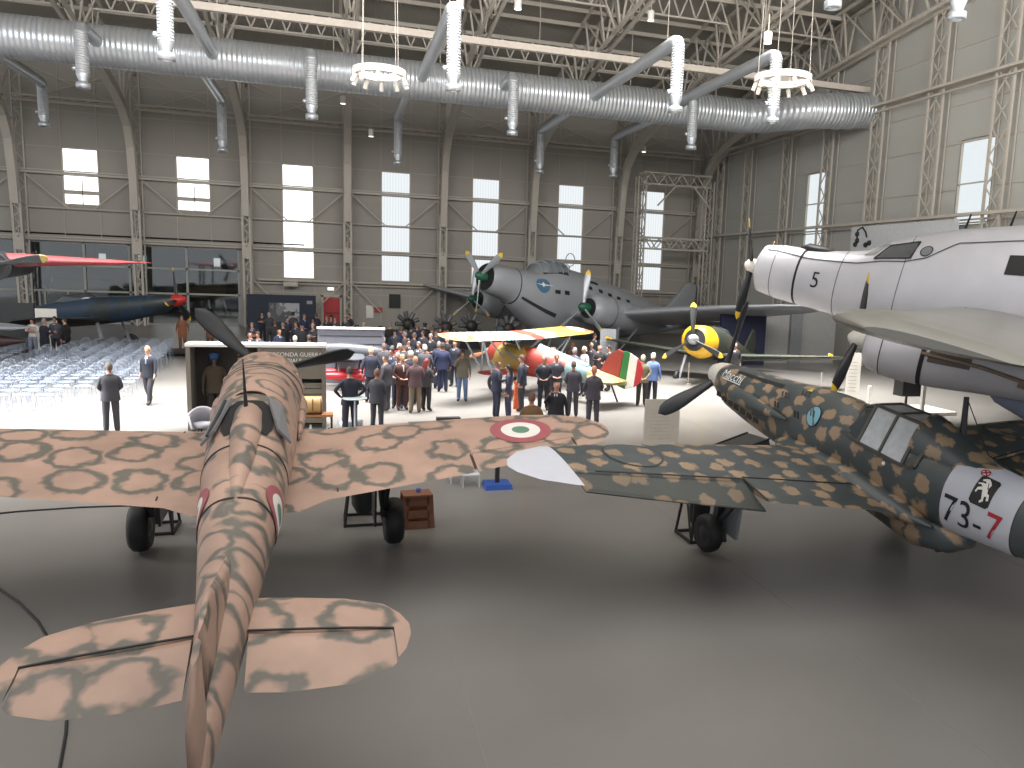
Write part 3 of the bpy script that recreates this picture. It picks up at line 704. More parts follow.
# ------------------------------------------------------------ RIGHT FIGHTER
Mgc=camo('green_tan_camouflage',(66,73,74),(146,124,100),'star',1.0,.40,flat='side')
Mgw=camo('green_tan_camouflage_wing',(66,73,74),(146,124,100),'star',1.0,.36,flat=(1,1,.15))
Mband=mat('white_band',(186,188,196),.5,noise=.05)
RF=thing('fighter_aircraft','dark green fighter with tan blotches, white nose cone and white band numbered 73-7','aircraft',(7.42,11.25,1.62),math.radians(7.0),None,math.radians(8.5))
RFs=smooth_st([(2.62,.2,.42,.2,.22),(2.5,.31,.40,.30,.33),(2.2,.37,.37,.37,.42),(1.6,.40,.36,.44,.50),(.8,.42,.36,.52,.58),(0,.44,.38,.60,.64),(-.8,.47,.40,.64,.66),(-1.3,.48,.42,.54,.66),(-2.0,.47,.44,.50,.64),(-2.5,.46,.45,.50,.60),(-3.4,.40,.46,.48,.50),(-4.4,.31,.46,.42,.38),(-5.4,.2,.45,.3,.28),(-6.2,.08,.44,.2,.15)],.2)
f=fus_mb(RFs,2.15,mb=None).build('fuselage',Mgc,RF)
# white band as its own skin
rings=[]
for y in (-3.05,-3.25,-3.45,-3.65,-3.85,-4.02): rings.append([fus_pt(RFs,y,2*PI*k/36,.01,2.15) for k in range(36)][::-1])
bd=MB().loft(rings,False).build('white_band',Mband,f)
MB().lathe([(.29,2.5),(.28,2.62),(.25,2.8),(.18,2.97),(.09,3.06),(.01,3.09)],24,xf((0,0,.41))@Matrix.Rotation(-PI/2,4,'X')).build('nose_cone',mat('cone_white',(205,200,192),.45),RF)
p=prop(RF,(0,2.72,.41),1.5,3,M_blade,mat('cone_white',(205,200,192),.45),[(.1,-.02),(.1,.02)],(-118,12,130),.25,name='propeller')
RW=[(0,0,-2.6,-.06,.15),(.5,0,-2.6,-.05,.15),(.9,-.02,-2.4,.0,.14),(2.6,-.09,-2.12,.15,.125),(4.1,-.2,-1.8,.28,.11),(4.9,-.32,-1.62,.35,.1),(5.3,-.52,-1.45,.38,.09),(5.52,-.8,-1.22,.40,.08),(5.58,-1.0,-1.05,.405,.07)]
for s in (-1,1):
    mb=MB(); wing_mb(RW,s,0,2.4,mb=mb); wing_mb(RW,s,2.4,4.8,0,.72,mb=mb); wg=mb.build('wing',Mgw,RF)
    wing_mb(RW,s,4.8,5.58,step=.08).build('wing_tip',Mband,RF,'white wing tip')
    ai=wing_mb(RW,s,2.43,4.78,.735,1,droop=.22,off=-.01).build('aileron',camo('aileron_camouflage_shaded',(46,50,46),(112,94,74),'star',1,.5,flat=(1,1,.15)),RF)  # wing camouflage in darker tones; shade on the drooped aileron painted in
    mb=MB(); wline(mb,RW,[(2.4,-1.55),(4.5,-1.28)],s,.03); wline(mb,RW,[(2.4,-1.55),(2.4,-2.1)],s,.03); wline(mb,RW,[(.6,-1.75),(2.4,-1.5)],s,.014); mb.build('panel_seam',Mseam,wg)
    disc_on_wing(RW,s*3.7,-.75,(.40,.43),[camo('faded_roundel_paint',(72,78,79),(138,118,96),'star',1,.4,flat=(1,1,.15)),mat('faded_ring',(50,56,58),.5)],s,wg,'faded_roundel')
# wing fillets
for s in (-1,1):
    rings=[]
    for (y,r) in ((.35,.03),(.1,.16),(-.6,.24),(-1.6,.24),(-2.4,.16),(-3.0,.02)): rings.append([Vector((s*(.40),y,-.02))+Vector((math.cos(q)*r*1.3,0,math.sin(q)*r)) for q in [2*PI*k/12 for k in range(12)]][::-1])
    MB().loft(rings).build('wing_fillet',Mgc,RF)
# exhaust row
mb=MB(); 
for k in range(7):
    y=2.25-.21*k; c=fus_pt(RFs,y,PI+.42,-.01); mb.box(c,(.07,.13,.09)); 
mb.build('exhaust_stub',mat('burnt_metal',(40,34,32),.6),RF)
mb=MB()
rings=[]
for y in [2.3-.2*k for k in range(9)]: rings.append([fus_pt(RFs,y,PI+a,.006) for a in (.3,.38,.5,.58)])
mb.loft(rings,False,closed=False).build('exhaust_panel',mat('exhaust_panel',(118,108,92),.6),f)
# side intake
rings=[]
for (y,r) in ((1.75,.10),(1.72,.15),(1.2,.15),(.7,.1),(.1,.02)): rings.append([fus_pt(RFs,y,PI-.05,.05)+Vector((math.cos(q)*r*.8,0,math.sin(q)*r)) for q in [2*PI*k/12 for k in range(12)]][::-1])
MB().loft(rings).build('air_intake',Mgc,RF)
MB().lathe([(.125,0),(.12,.01),(.01,.01)],16,xf(fus_pt(RFs,1.76,PI-.05,.05))@Matrix.Rotation(-PI/2,4,'X')).build('intake_mesh',mat('mesh_grey',(104,96,84),.6,scale=60,noise=.5),RF)
# gun troughs on top
for s in (-1,1):
    rings=[]
    for y in (1.95,1.5,1.0,.6): rings.append([fus_pt(RFs,y,PI/2-s*.55+t,.006) for t in (-.09,0,.09)])
    MB().loft(rings,False,closed=False).build('gun_trough',M_black,f)
for (y,a) in ((.5,2.35),(.42,2.35),(.34,2.35),(.1,2.1),(.02,2.1),(-.06,2.1),(-.35,2.6),(-.43,2.6),(.55,2.75),(.47,2.75),(.0,2.8),(-.08,2.8)):
    MB().bar(fus_pt(RFs,y,a,.008),fus_pt(RFs,y-.05,a+.16,.008),.025,.012).build('cooling_louvre',M_black,f)
# text and emblems
text_on_fus('Macchi',.24,RFs,1.95,PI-.66,f,mat('lettering_white',(220,222,220),.5),'nose_lettering',-1,2.15)
MB().bar(fus_pt(RFs,2.2,PI-.40,.012),fus_pt(RFs,1.62,PI-.42,.012),.02,.012).build('nose_underline',mat('lettering_white',(220,222,220),.5),f)
disc_on_fus(RFs,-.45,PI-.42,(.14,.155),[mat('badge_blue',(110,160,178),.5),M_black],f,name='blue_badge',e=2.15)
MB().bar(fus_pt(RFs,-.36,PI-.66,.02,2.15),fus_pt(RFs,-.54,PI-.2,.02,2.15),.035,.012).build('badge_bar',mat('badge_bar',(92,90,74),.6),f)
text_on_fus('73',.44,RFs,-3.30,PI+.28,bd,M_black,'number',-1,2.15,-.0)
text_on_fus('-',.44,RFs,-3.60,PI+.28,bd,M_black,'number_dash',-1,2.15)
text_on_fus('7',.44,RFs,-3.80,PI+.28,bd,mat('number_red',(160,36,48),.5),'number_red',-1,2.15)
rings=[]
for k in range(9):
    y=-3.42-.27*k/8; h=.2 if 0<k<8 else .17; rings.append([fus_pt(RFs,y,PI-.56+t*h/.47,.014,2.15) for t in (-1,-.6,-.2,.2,.6,1)])
bg=MB().loft(rings,False,closed=False).build('badge',M_black,bd)
hp=[(-.05,.16),(-.02,.17),(.02,.14),(.05,.10),(.04,.04),(.06,-.02),(.09,-.03),(.11,-.10),(.08,-.11),(.07,-.06),(.04,-.07),(.05,-.13),(.01,-.16),(.0,-.14),(.02,-.11),(0,-.05),(-.02,.0),(-.07,-.02),(-.08,-.06),(-.10,-.05),(-.09,.01),(-.04,.04),(-.07,.06),(-.11,.05),(-.11,.07),(-.06,.09),(-.02,.09),(-.04,.12),(-.08,.11),(-.09,.13)]
MB().add([fus_pt(RFs,-3.555-x,PI-.56-z/.47,.02,2.15) for x,z in [(a*1.0,b) for a,b in hp]],[tuple(range(len(hp)))]).build('white_horse',M_white,bd)
disc_on_fus(RFs,-3.42,PI-1.08,(.052,),[mat('lettering_white',(220,222,220),.5)],bd,name='round_mark',e=2.15)
mb=MB(); 
for r0 in (.055,):
    n=20
    for k in range(n): 
        a,b=2*PI*k/n,2*PI*(k+1)/n; mb.bar(fus_pt(RFs,-3.42+r0*math.cos(a),PI-1.08+r0*math.sin(a)/.47,.016,2.15),fus_pt(RFs,-3.42+r0*math.cos(b),PI-1.08+r0*math.sin(b)/.47,.016,2.15),.01)
for q in (1,-1): mb.bar(fus_pt(RFs,-3.385,PI-1.08+q*.07,.018,2.15),fus_pt(RFs,-3.455,PI-1.08-q*.07,.018,2.15),.014)
mb.build('red_cross_mark',mat('number_red',(160,36,48),.5),bd)
for (y,a) in ((.05,PI-1.1),(-2.75,PI-1.05)):
    MB().add([fus_pt(RFs,y,a,.014),fus_pt(RFs,y-.14,a,.014),fus_pt(RFs,y-.07,a-.22,.014)],[(0,1,2)]).build('yellow_triangle',mat('tri_yellow',(190,165,80),.5),f)
MB().sphere(fus_pt(RFs,-2.05,PI-.1,.0),.03,8).build('filler_cap',M_white,f)
# canopy: framed box with two square side panes
cn=bpy.data.objects.new('canopy',None); col.objects.link(cn); cn.parent=RF
C0=[(-1.15,.43,.66,.10,1.04),(-1.5,.47,.62,.24,1.17),(-2.35,.47,.60,.24,1.17),(-2.55,.44,.64,.2,1.10)]
def cpt(i,side,top): y,wb_,zb,wt,zt=C0[i]; return Vector((side*(wt if top else wb_),y,zt if top else zb))
Mcan=mat('canopy_pane',(176,180,184),.12,0,.25,scale=9,spec=.9)
mbf=MB()
for i in range(4):
    for s in (-1,1): mbf.bar(cpt(i,s,0),cpt(i,s,1),.05,.035)
    mbf.bar(cpt(i,-1,1),cpt(i,1,1),.05,.035)
for i in range(3):
    for s in (-1,1):
        mbf.bar(cpt(i,s,1),cpt(i+1,s,1),.05,.035); mbf.bar(cpt(i,s,0),cpt(i+1,s,0),.06,.04)
m1,m2=cpt(1,-1,0).lerp(cpt(2,-1,0),.5),cpt(1,-1,1).lerp(cpt(2,-1,1),.5); mbf.bar(m1,m2,.04,.04)
m3,m4=cpt(1,1,0).lerp(cpt(2,1,0),.5),cpt(1,1,1).lerp(cpt(2,1,1),.5); mbf.bar(m3,m4,.04,.04); mbf.bar(m2,m4,.04,.04)
mbf.build('canopy_frame',mat('canopy_frame_paint',(70,68,62),.5),cn)
mb=MB()
for i in range(3):
    for s in (-1,1):
        P=[cpt(i,s,0),cpt(i+1,s,0),cpt(i+1,s,1),cpt(i,s,1)]; mb.add(P,[(0,1,2,3)],0 if i==1 else 1)
    mb.add([cpt(i,-1,1),cpt(i,1,1),cpt(i+1,1,1),cpt(i+1,-1,1)],[(0,1,2,3)],0 if i==1 else 1)
mb.build('canopy_glass',[Mcan,M_glass],cn)
rings=[]
for y,w,h in ((-2.32,.40,.52),(-2.7,.34,.40),(-3.3,.25,.2),(-4.2,.15,.02)):
    rings.append(super_ring(y,w,.78,h,.1,20,1.9)[::-1])
MB().loft(rings).build('headrest_fairing',Mgc,RF)
MB().tube([(.1,-2.75,1.0),(.16,-2.6,1.62)],[.045,.035],8).build('antenna_mast',M_dark,RF)
MB().bar((.16,-2.6,1.62),(.14,-3.3,.8),.01).build('antenna_wire',M_dark,RF)
# belly radiator, gear, tail
rings=[]
for y,w,h in ((-1.2,.1,.05),(-1.5,.36,.22),(-2.6,.38,.34),(-3.1,.3,.2),(-3.3,.1,.04)): rings.append(super_ring(y,w,-.18,.2,h,20,2.6)[::-1])
rd=MB().loft(rings).build('radiator',Mgc,RF)
MB().box((0,-3.02,-.3),(.5,.04,.16)).build('radiator_outlet',mat('outlet_red_brown',(60,32,28),.6),rd)
for s in (-1,1):
    MB().bar((s*1.8,-.3,-.1),(s*1.85,-.35,-1.15),.12).bar((s*1.85,-1.1,-.1),(s*1.85,-.4,-1.0),.06).build('landing_gear_leg',M_dark,RF)
    wheel_mb(.3,.24,M=xf((s*1.95,-.3,-1.24))@RY).build('wheel',[M_black,M_dark],RF)
    MB().box((s*1.72,-.35,-.68),(.05,.75,1.0),taper=1).build('gear_door',M_alu,RF)
    t=[(0,-5.0,-6.3,.5,.09),(.5,-5.06,-6.38,.5,.085),(1.25,-5.34,-6.3,.5,.075),(1.49,-5.7,-5.9,.5,.06)]
    wing_mb(t,s,.05,1.49,step=.15).build('tailplane',Mgc,RF)
rings=[]
for z,yl,yt,w in ((.6,-4.3,-6.5,.05),(1.15,-5.3,-6.6,.045),(1.75,-5.8,-6.55,.02)):
    rings.append([Vector((sx*w*f_,yl+(yt-yl)*c,z)) for sx,c,f_ in ((0,0,0),(1,.15,.8),(1,.4,1),(1,.8,.5),(0,1,0),(-1,.8,.5),(-1,.4,1),(-1,.15,.8))])
MB().loft(rings).build('fin',Mgc,RF)
jack(gp(700,537),'black steel jack stand under the green and tan wing')
# wedge chock / intake board seen left of nose
t=thing('step_ramp','dark wedge shaped equipment ramp beside the nose of the green and tan fighter','ramp',gp(736,461),math.radians(10))
MB().add([(-1.0,-.3,0),(.9,-.3,0),(.9,.5,0),(-1.0,.5,0),(-1.0,-.3,.12),(.7,-.3,.55),(.7,.5,.55),(-1.0,.5,.12)],[(3,2,1,0),(4,5,6,7),(0,1,5,4),(1,2,6,5),(2,3,7,6),(3,0,4,7)]).build('ramp_body',mat('ramp_grey',(50,48,48),.5),t)
MB().bar((-1.0,-.32,.13),(.7,-.32,.56),.04).bar((-1,.5,.13),(.7,.5,.56),.04).build('edge_rail',M_black,t)

# ------------------------------------------------------------ SILVER FLOATPLANE (right)
Msil=mat('silver_dope',(196,195,200),.42,.15,.12,scale=1.2); Msil2=mat('silver_wing',(130,128,121),.3,.35,.1,scale=1.2)
a17=math.radians(50)
# local +Y = heading (-cos17, sin17): rz so that +Y -> heading
ZF=thing('floatplane','large silver three-engined floatplane marked 5 standing beyond the dark green fighter','aircraft',(12.55,22.4,4.72),math.atan2(math.cos(a17),math.sin(a17)),None,math.radians(10))
Zs=smooth_st([(0,.52,0,.52,.52),(-.12,.72,0,.72,.72),(-.6,.80,0,.80,.80),(-1.35,.82,0,.82,.84),(-1.4,.80,0,.80,.84),(-2.4,.86,.03,.93,.92),(-3.1,.92,.05,1.08,1.0),(-3.7,.98,.1,1.38,1.1),(-4.4,1.02,.15,1.66,1.2),(-5.4,1.06,.25,1.9,1.3),(-7.5,1.08,.4,2.2,1.4),(-11,1.0,.6,1.9,1.4),(-15,.6,.5,1.0,.9),(-18,.2,.7,.5,.4)],.4)
zf=fus_mb(Zs,2.2,40,cap=False).build('fuselage',Msil,ZF)
panel_lines(Zs,(-1.38,),zf,M_black,2.2,-1.5,PI+1.5,.03); panel_lines(Zs,(-2.6,-.62,-4.3,-9.3),zf,mat('fine_seam',(110,110,114),.7),2.2,-1.5,PI+1.5,.012)
MB().lathe([(.5,0),(.45,-.15),(.05,-.2)],24,xf((0,.01,0))@Matrix.Rotation(-PI/2,4,'X')).build('engine_face',M_dark,zf)
Mcone=mat('cone_white',(205,200,192),.45)
def zprop(par,loc,angs,R=1.72): return prop(par,loc,R,3,M_blade,Mcone,[(.22,-.35),(.22,-.05),(.18,.12),(.08,.22),(.01,.25)],angs,.28,tipm=M_yel)
zprop(ZF,(0,.3,0),(-38,62,188))
text_on_fus('5',.55,Zs,-2.0,PI+.02,zf,M_black,'number',-1,2.2)
# stripe along fuselage
mb=MB(); pts=[(-.3,PI-.85),(-1.6,PI-.72),(-3.3,PI-.62),(-4.3,PI-.52),(-4.8,PI-.58),(-5.5,PI-.85),(-7,PI-.88),(-10,PI-.8)]
for (y0,b0),(y1,b1) in zip(pts,pts[1:]):
    for k in range(6): mb.bar(fus_pt(Zs,lerp(y0,y1,k/6),lerp(b0,b1,k/6),.01),fus_pt(Zs,lerp(y0,y1,(k+1)/6),lerp(b0,b1,(k+1)/6),.01),.035,.02)
mb.build('fuselage_stripe',mat('stripe_blue',(52,56,76),.6),zf)
# cockpit windows
def quad_fus(sts,corners,name,m,par,off=.015,e=2.2,n=5):
    (y0,a0),(y1,a1),(y2,a2),(y3,a3)=corners; rings=[]
    for i in range(n+1):
        t=i/n; ya,aa=lerp(y0,y1,t),lerp(a0,a1,t); yb,ab=lerp(y3,y2,t),lerp(a3,a2,t)
        rings.append([fus_pt(sts,lerp(ya,yb,u/n),lerp(aa,ab,u/n),off,e) for u in range(n+1)])
    return MB().loft(rings,False,closed=False).build(name,m,par)
for s in (1,):
    quad_fus(Zs,[(-3.45,PI-.7),(-4.4,PI-.58),(-4.5,PI-.98),(-3.75,PI-1.06)],'cockpit_window',mat('window_grey',(92,94,94),.5,noise=.3,spec=.2),zf)
    quad_fus(Zs,[(-3.1,PI-.95),(-3.42,PI-.85),(-3.72,PI-1.2),(-3.5,PI-1.35)],'windscreen',mat('window_pale',(160,162,160),.15,spec=.9),zf)
mb=MB(); 
C=[(-3.45,PI-.7),(-4.4,PI-.58),(-4.5,PI-.98),(-3.75,PI-1.06)]
for i in range(4):
    (y0,b0),(y1,b1)=C[i],C[(i+1)%4]; mb.bar(fus_pt(Zs,y0,b0,.02),fus_pt(Zs,y1,b1,.02),.05,.03)
mb.build('window_frame',M_dark,zf)
disc_on_fus(Zs,-4.75,PI-.72,(.13,.16),[mat('port_glass',(120,124,128),.3),M_dark],zf,name='round_window')
quad_fus(Zs,[(-6.75,PI-.35),(-7.2,PI-.35),(-7.2,PI-.62),(-6.75,PI-.62)],'side_window',M_black,zf)
mb=MB(); 
for (y,h) in ((-5.35,.8),(-6.4,1.05)): mb.tube([(0,y,1.6),(-.0,y-.1,1.75+h)],[.06,.02],8)
mb.build('antenna_mast',M_black,ZF)
MB().sphere((0,-5.9,1.98),.16,12,sc=(1,2.0,1)).tube([(0,-5.9,1.5),(0,-5.9,1.9)],.05).build('direction_finder_pod',M_black,ZF)
rings=[]
for y,w,h in ((-1.1,.02,.02),(-1.35,.28,.16),(-2.0,.28,.14),(-2.4,.05,.03)): rings.append(super_ring(y,w,.84,h,.1,16,2)[::-1])
MB().loft(rings).build('top_air_scoop',M_dark,ZF)
# wing
ZW=[(0,-5.6,-10.8,-.15,.14),(1.0,-5.6,-10.7,-.12,.14),(5,-5.8,-10.1,-.02,.13),(9,-6.0,-9.4,.07,.12),(13.1,-6.1,-9.3,.16,.14),(13.9,-6.3,-9.0,.2,.12),(14.3,-6.8,-8.4,.2,.08)]
for s in (-1,1):
    wg=wing_mb(ZW,s,0,14.3,step=.45).build('wing',Msil2,ZF)
    if s<0:
        mb=MB(); wline(mb,ZW,[(1.2,-9.4),(11.6,-8.4)],s,.04); wline(mb,ZW,[(2,-6.2),(2,-9.2)],s,.02); mb.build('panel_seam',M_dark,wg)
    nc=bpy.data.objects.new('engine_nacelle',None); col.objects.link(nc); nc.parent=ZF; nc.location=(s*3.9,-4.6,-1.0)
    Ns=smooth_st([(0,.5,0,.5,.5),(-.12,.64,0,.64,.64),(-.5,.72,0,.72,.72),(-1.35,.70,0,.72,.72),(-2.6,.62,.05,.6,.62),(-4.2,.45,.12,.4,.5),(-5.2,.15,.2,.15,.2)],.3)
    nb=fus_mb(Ns,2.0,28,cap=False).build('nacelle_body',Msil,nc); panel_lines(Ns,(-1.38,),nb,M_black,2.0,-PI,PI,.05); panel_lines(Ns,(-.45,),nb,Mseam,2.0,-PI,PI,.012)
    MB().lathe([(.48,0),(.42,-.12),(.04,-.15)],20,xf((0,.01,0))@Matrix.Rotation(-PI/2,4,'X')).build('engine_face',M_dark,nc)
    MB().tube([(-.72,-1.35,.1),(-.67,-2.6,.1),(-.6,-3.5,.0)],.045,8).build('exhaust_pipe',mat('exhaust_brown',(140,124,108),.5,.4),nc)
    MB().tube([(-.5,-3.4,-.05),(-.5,-4.4,-.1)],[.1,.14],10).build('exhaust_outlet',mat('exhaust_brown',(140,124,108),.5,.4),nc)
    quad_fus(Ns,[(-1.5,PI+.1),(-2.4,PI+.1),(-2.4,PI-.45),(-1.5,PI-.45)],'cooling_gill',mat('gill_brown',(92,82,74),.6,scale=30,noise=.5),nb,e=2.0)
    zprop(nc,(0,.28,0),(-140,-20,100) if s<0 else (20,140,260))
    # float with struts
    fl=bpy.data.objects.new('float',None); col.objects.link(fl); fl.parent=ZF; fl.location=(s*3.5,-9.0,-1.55)
    Fs=smooth_st([(1.8,.06,.25,.05,.05),(1.4,.3,.15,.22,.3),(.2,.52,0,.4,.5),(-3,.58,0,.42,.62),(-5,.5,0,.38,.5),(-7.5,.15,.1,.25,.2)],.4)
    fb=fus_mb(Fs,2.6,28).build('float_hull',mat('float_blue_grey',(122,128,150),.5),fl)
    f2=MB()
    for (ya,yb) in ((-.3,-.3),(-2.8,-2.8)):
        for dx in (-.3,.3): f2.bar((dx,ya,.35),(dx*.8,yb,2.1),.12,.22)
    f2.bar((0,-.3,.4),(0,-2.8,1.8),.06); f2.build('float_strut',Msil,fl)
    # beaching trolley
    tr=bpy.data.objects.new('beaching_trolley',None); col.objects.link(tr); tr.parent=ZF; tr.location=(s*3.5,-9.6,-2.7)
    MB().bar((-.7,0,.0),(.7,0,.0),.1).bar((-.7,-3,0),(.7,-3,0),.1).bar((-.5,.4,.3),(-.5,-3.4,.3),.1).bar((.5,.4,.3),(.5,-3.4,.3),.1).bar((-.5,0,0),(-.5,0,.5),.1).bar((.5,-3,0),(.5,-3,.5),.1).build('trolley_frame',M_dark,tr)
    for y in (0,-3):
        for sx in (-.8,.8): wheel_mb(.3,.2,M=xf((sx,y,.0))@RY).build('wheel',[M_black,M_white],tr)
MB().add([(0,-14,1.4),(0,-17.8,1.0),(0,-18.6,3.6),(0,-17,3.9),(.12,-16.6,1.2)],[(0,1,2,3)]).build('fin',Msil,ZF)

# ------------------------------------------------------------ GREY THREE-ENGINED TRANSPORT
Mtg=mat('transport_grey',(156,159,164),.4,.1,.07,scale=1); Mtd=mat('transport_dark',(64,68,72),.5,.1,.1,scale=1)
TH=math.radians(60); K=1.15
TF=thing('transport_aircraft','large grey three-engined transport aircraft with yellow propeller tips behind the crowd','aircraft',(11.4,45.6,2.8),math.atan2(math.sin(TH),math.cos(TH)),None,math.radians(8.5))
# local y fwd; heading=(-sin TH.., -cos) -> rotation
hx,hy=-math.sin(TH),-math.cos(TH); TF.rotation_euler=(math.radians(9),0,math.atan2(-hx,hy))
Ts=smooth_st([(4.4,.75,.55,.7,.7),(4.2,.85,.55,.82,.82),(2.7,.98,.45,.95,.95),(2.5,1.02,.4,1.0,1.1),(1.2,1.3,.25,1.25,1.6),(0,1.5,.2,1.75,2.05),(-1.5,1.55,.2,1.95,2.1),(-4,1.5,.2,1.85,2.0),(-8,1.2,.3,1.45,1.4),(-12,.7,.5,.85,.7),(-15,.2,.6,.3,.2)],.5)
tb=fus_mb(Ts,2.2,40,cap=False).build('fuselage',Mtg,TF); panel_lines(Ts,(2.6,),tb,Mseam,2.2,-1.5,PI+1.5,.03)
MB().lathe([(.72,0),(.5,-.3),(.05,-.3)],24,xf((0,4.41,.55))@Matrix.Rotation(-PI/2,4,'X')).build('engine_face',M_black,tb)
Mbl=mat('propeller_silver',(172,176,180),.35,.3)
Mgs=mat('spinner_green',(38,92,70),.45)
def tprop(par,loc,angs): return prop(par,loc,2.0,3,Mbl,Mgs,[(.26,-.35),(.27,-.05),(.22,.15),(.1,.3),(.01,.34)],angs,.32,tipm=M_yel)
tprop(TF,(0,4.75,.55),(-178,-52,48))
# cockpit glazing
quad_fus(Ts,[(.9,PI/2+.62),(-.9,PI/2+.75),(-.9,PI/2+.2),(.7,PI/2+.12)],'cockpit_window',M_glass,tb)
quad_fus(Ts,[(.9,PI/2-.62),(-.9,PI/2-.75),(-.9,PI/2-.2),(.7,PI/2-.12)],'cockpit_window',M_glass,tb)
rings=[]
for y,w,h in ((1.3,.1,.05),(.9,.7,.65),(.2,.95,1.0),(-1.0,1.0,1.05),(-1.5,.95,.8)): rings.append(super_ring(y,w,1.35,h,.3,20,2.2)[::-1])
cg=MB().loft(rings).build('canopy',mat('canopy_glazing',(120,126,130),.12,noise=.4,scale=2,spec=.9),TF)
mb=MB()
for y,w,h in ((.9,.7,.65),(.45,.87,.87),(-.05,.96,1.01),(-.5,.99,1.04),(-1.0,1.0,1.05)):
    r=super_ring(y,w+.02,1.35,h+.02,.3,20,2.2)[:11]
    for k in range(10): mb.bar(r[k],r[k+1],.06)
mb.build('canopy_frame',M_alu,cg)
mb=MB()
n=20
for k in range(n): mb.bar((0,-1.9+.38*math.cos(2*PI*k/n),2.75+.38*math.sin(2*PI*k/n)),(0,-1.9+.38*math.cos(2*PI*(k+1)/n),2.75+.38*math.sin(2*PI*(k+1)/n)),.04)
mb.bar((0,-1.9,2.0),(0,-1.9,2.4),.06); mb.build('loop_antenna',M_alu,TF)
for (y,a) in ((.4,.1),(-.3,.12),(-2.3,.45),(-3.3,.45),(-4.2,.42),(-5.1,.4),(-6.1,.4),(-3,.72),(-2.6,.72)):
    b0=PI-a
    for side in (0,): quad_fus(Ts,[(y,b0),(y-.38,b0),(y-.38,b0-.12),(y,b0-.12)],'cabin_window',M_black,tb)
disc_on_fus(Ts,1.2,PI-.35,(.42,),[mat('emblem_blue',(70,110,140),.5)],tb,name='blue_emblem',sy=1.1)
mb=MB(); q=[(.45,.0),(.08,.06),(0,.3),(-.06,.06),(-.3,0),(-.05,-.05),(0,-.2),(.07,-.05)]
mb.add([fus_pt(Ts,1.2+x*-1.6,PI-.35-z*.5,.03) for x,z in q],[tuple(range(8))]); mb.build('white_star_emblem',M_white,tb)
mb=MB(); 
rings=[[fus_pt(Ts,y,a,.02) for a in (PI+.42,PI+.55)] for y in (2.4,1.6,.8,0)]
mb.loft(rings,False,closed=False).build('nose_vent',mat('vent_dark',(48,46,44),.6),tb)
TW=[(0,-1.0,-6.2,-.55,.17),(1.4,-1.0,-6.2,-.55,.17),(5.3,-1.1,-5.9,-.25,.16),(10.5,-1.5,-5.2,.35,.14),(14.2,-2.0,-4.6,.75,.11),(15.8,-2.7,-4.2,.93,.09),(16.3,-3.2,-3.7,1.0,.06)]
for s in (-1,1):
    wg=wing_mb(TW,s,0,16.3,step=.6).build('wing',Mtg,TF)
    nc=bpy.data.objects.new('engine_nacelle',None); col.objects.link(nc); nc.parent=TF; nc.location=(s*4.6,.9,-.35)
    Ns=smooth_st([(0,.55,0,.55,.55),(-.2,.78,0,.78,.78),(-1.4,.88,0,.88,.88),(-1.5,.84,0,.84,.88),(-3.2,.75,.1,.7,.9),(-5.5,.4,.1,.3,.6),(-7.5,.05,.1,.05,.1)],.4)
    nb=fus_mb(Ns,2.0,28,cap=False).build('nacelle_body',Mtg,nc); panel_lines(Ns,(-1.45,),nb,Mseam,2.0,-PI,PI,.03)
    MB().lathe([(.54,0),(.4,-.2),(.05,-.2)],20,xf((0,.01,0))@Matrix.Rotation(-PI/2,4,'X')).build('engine_face',M_black,nc)
    tprop(nc,(0,.4,0),(2,122,242) if s>0 else (0,128,232))
    lg=MB(); lg.bar((-.4,-2.2,-.6),(-.4,-2.2,-2.6),.14).bar((.4,-2.2,-.6),(.4,-2.2,-2.6),.14).bar((-.4,-2.0,-1.2),(.4,-2.0,-2.3),.05).bar((.4,-2.0,-1.2),(-.4,-2.0,-2.3),.05).bar((-.4,-3.8,-.6),(-.4,-2.3,-2.2),.07); lg.build('landing_gear_leg',M_alu,nc)
    wheel_mb(.6,.4,M=xf((0,-2.2,-2.15))@RY).build('wheel',[M_black,M_dark],nc)
    if s<0: disc_on_wing(TW,-13.4,-3.2,(.35,.75,1.0),[M_dark,mat('dull_white',(150,146,142),.5),mat('dull_red',(98,82,80),.5)],1,wg)
# faint roundel low on the near wing leading edge
zt=[(0,-11.6,-14.6,.6,.09),(4.5,-12.4,-14.2,.8,.07)]
for s in (-1,1): wing_mb(zt,s,0,4.5,step=.6).build('tailplane',Mtg,TF)
rings=[]
for z,yl,yt,w in ((.6,-10.4,-15.2,.12),(1.6,-11.9,-15.5,.1),(3.4,-13.7,-15.3,.05),(3.6,-14.2,-15,.03)):
    rings.append([Vector((sx*w*f_,yl+(yt-yl)*c,z)) for sx,c,f_ in ((0,0,0),(1,.15,.8),(1,.4,1),(1,.8,.5),(0,1,0),(-1,.8,.5),(-1,.4,1),(-1,.15,.8))])
MB().loft(rings).build('fin',Mtg,TF)

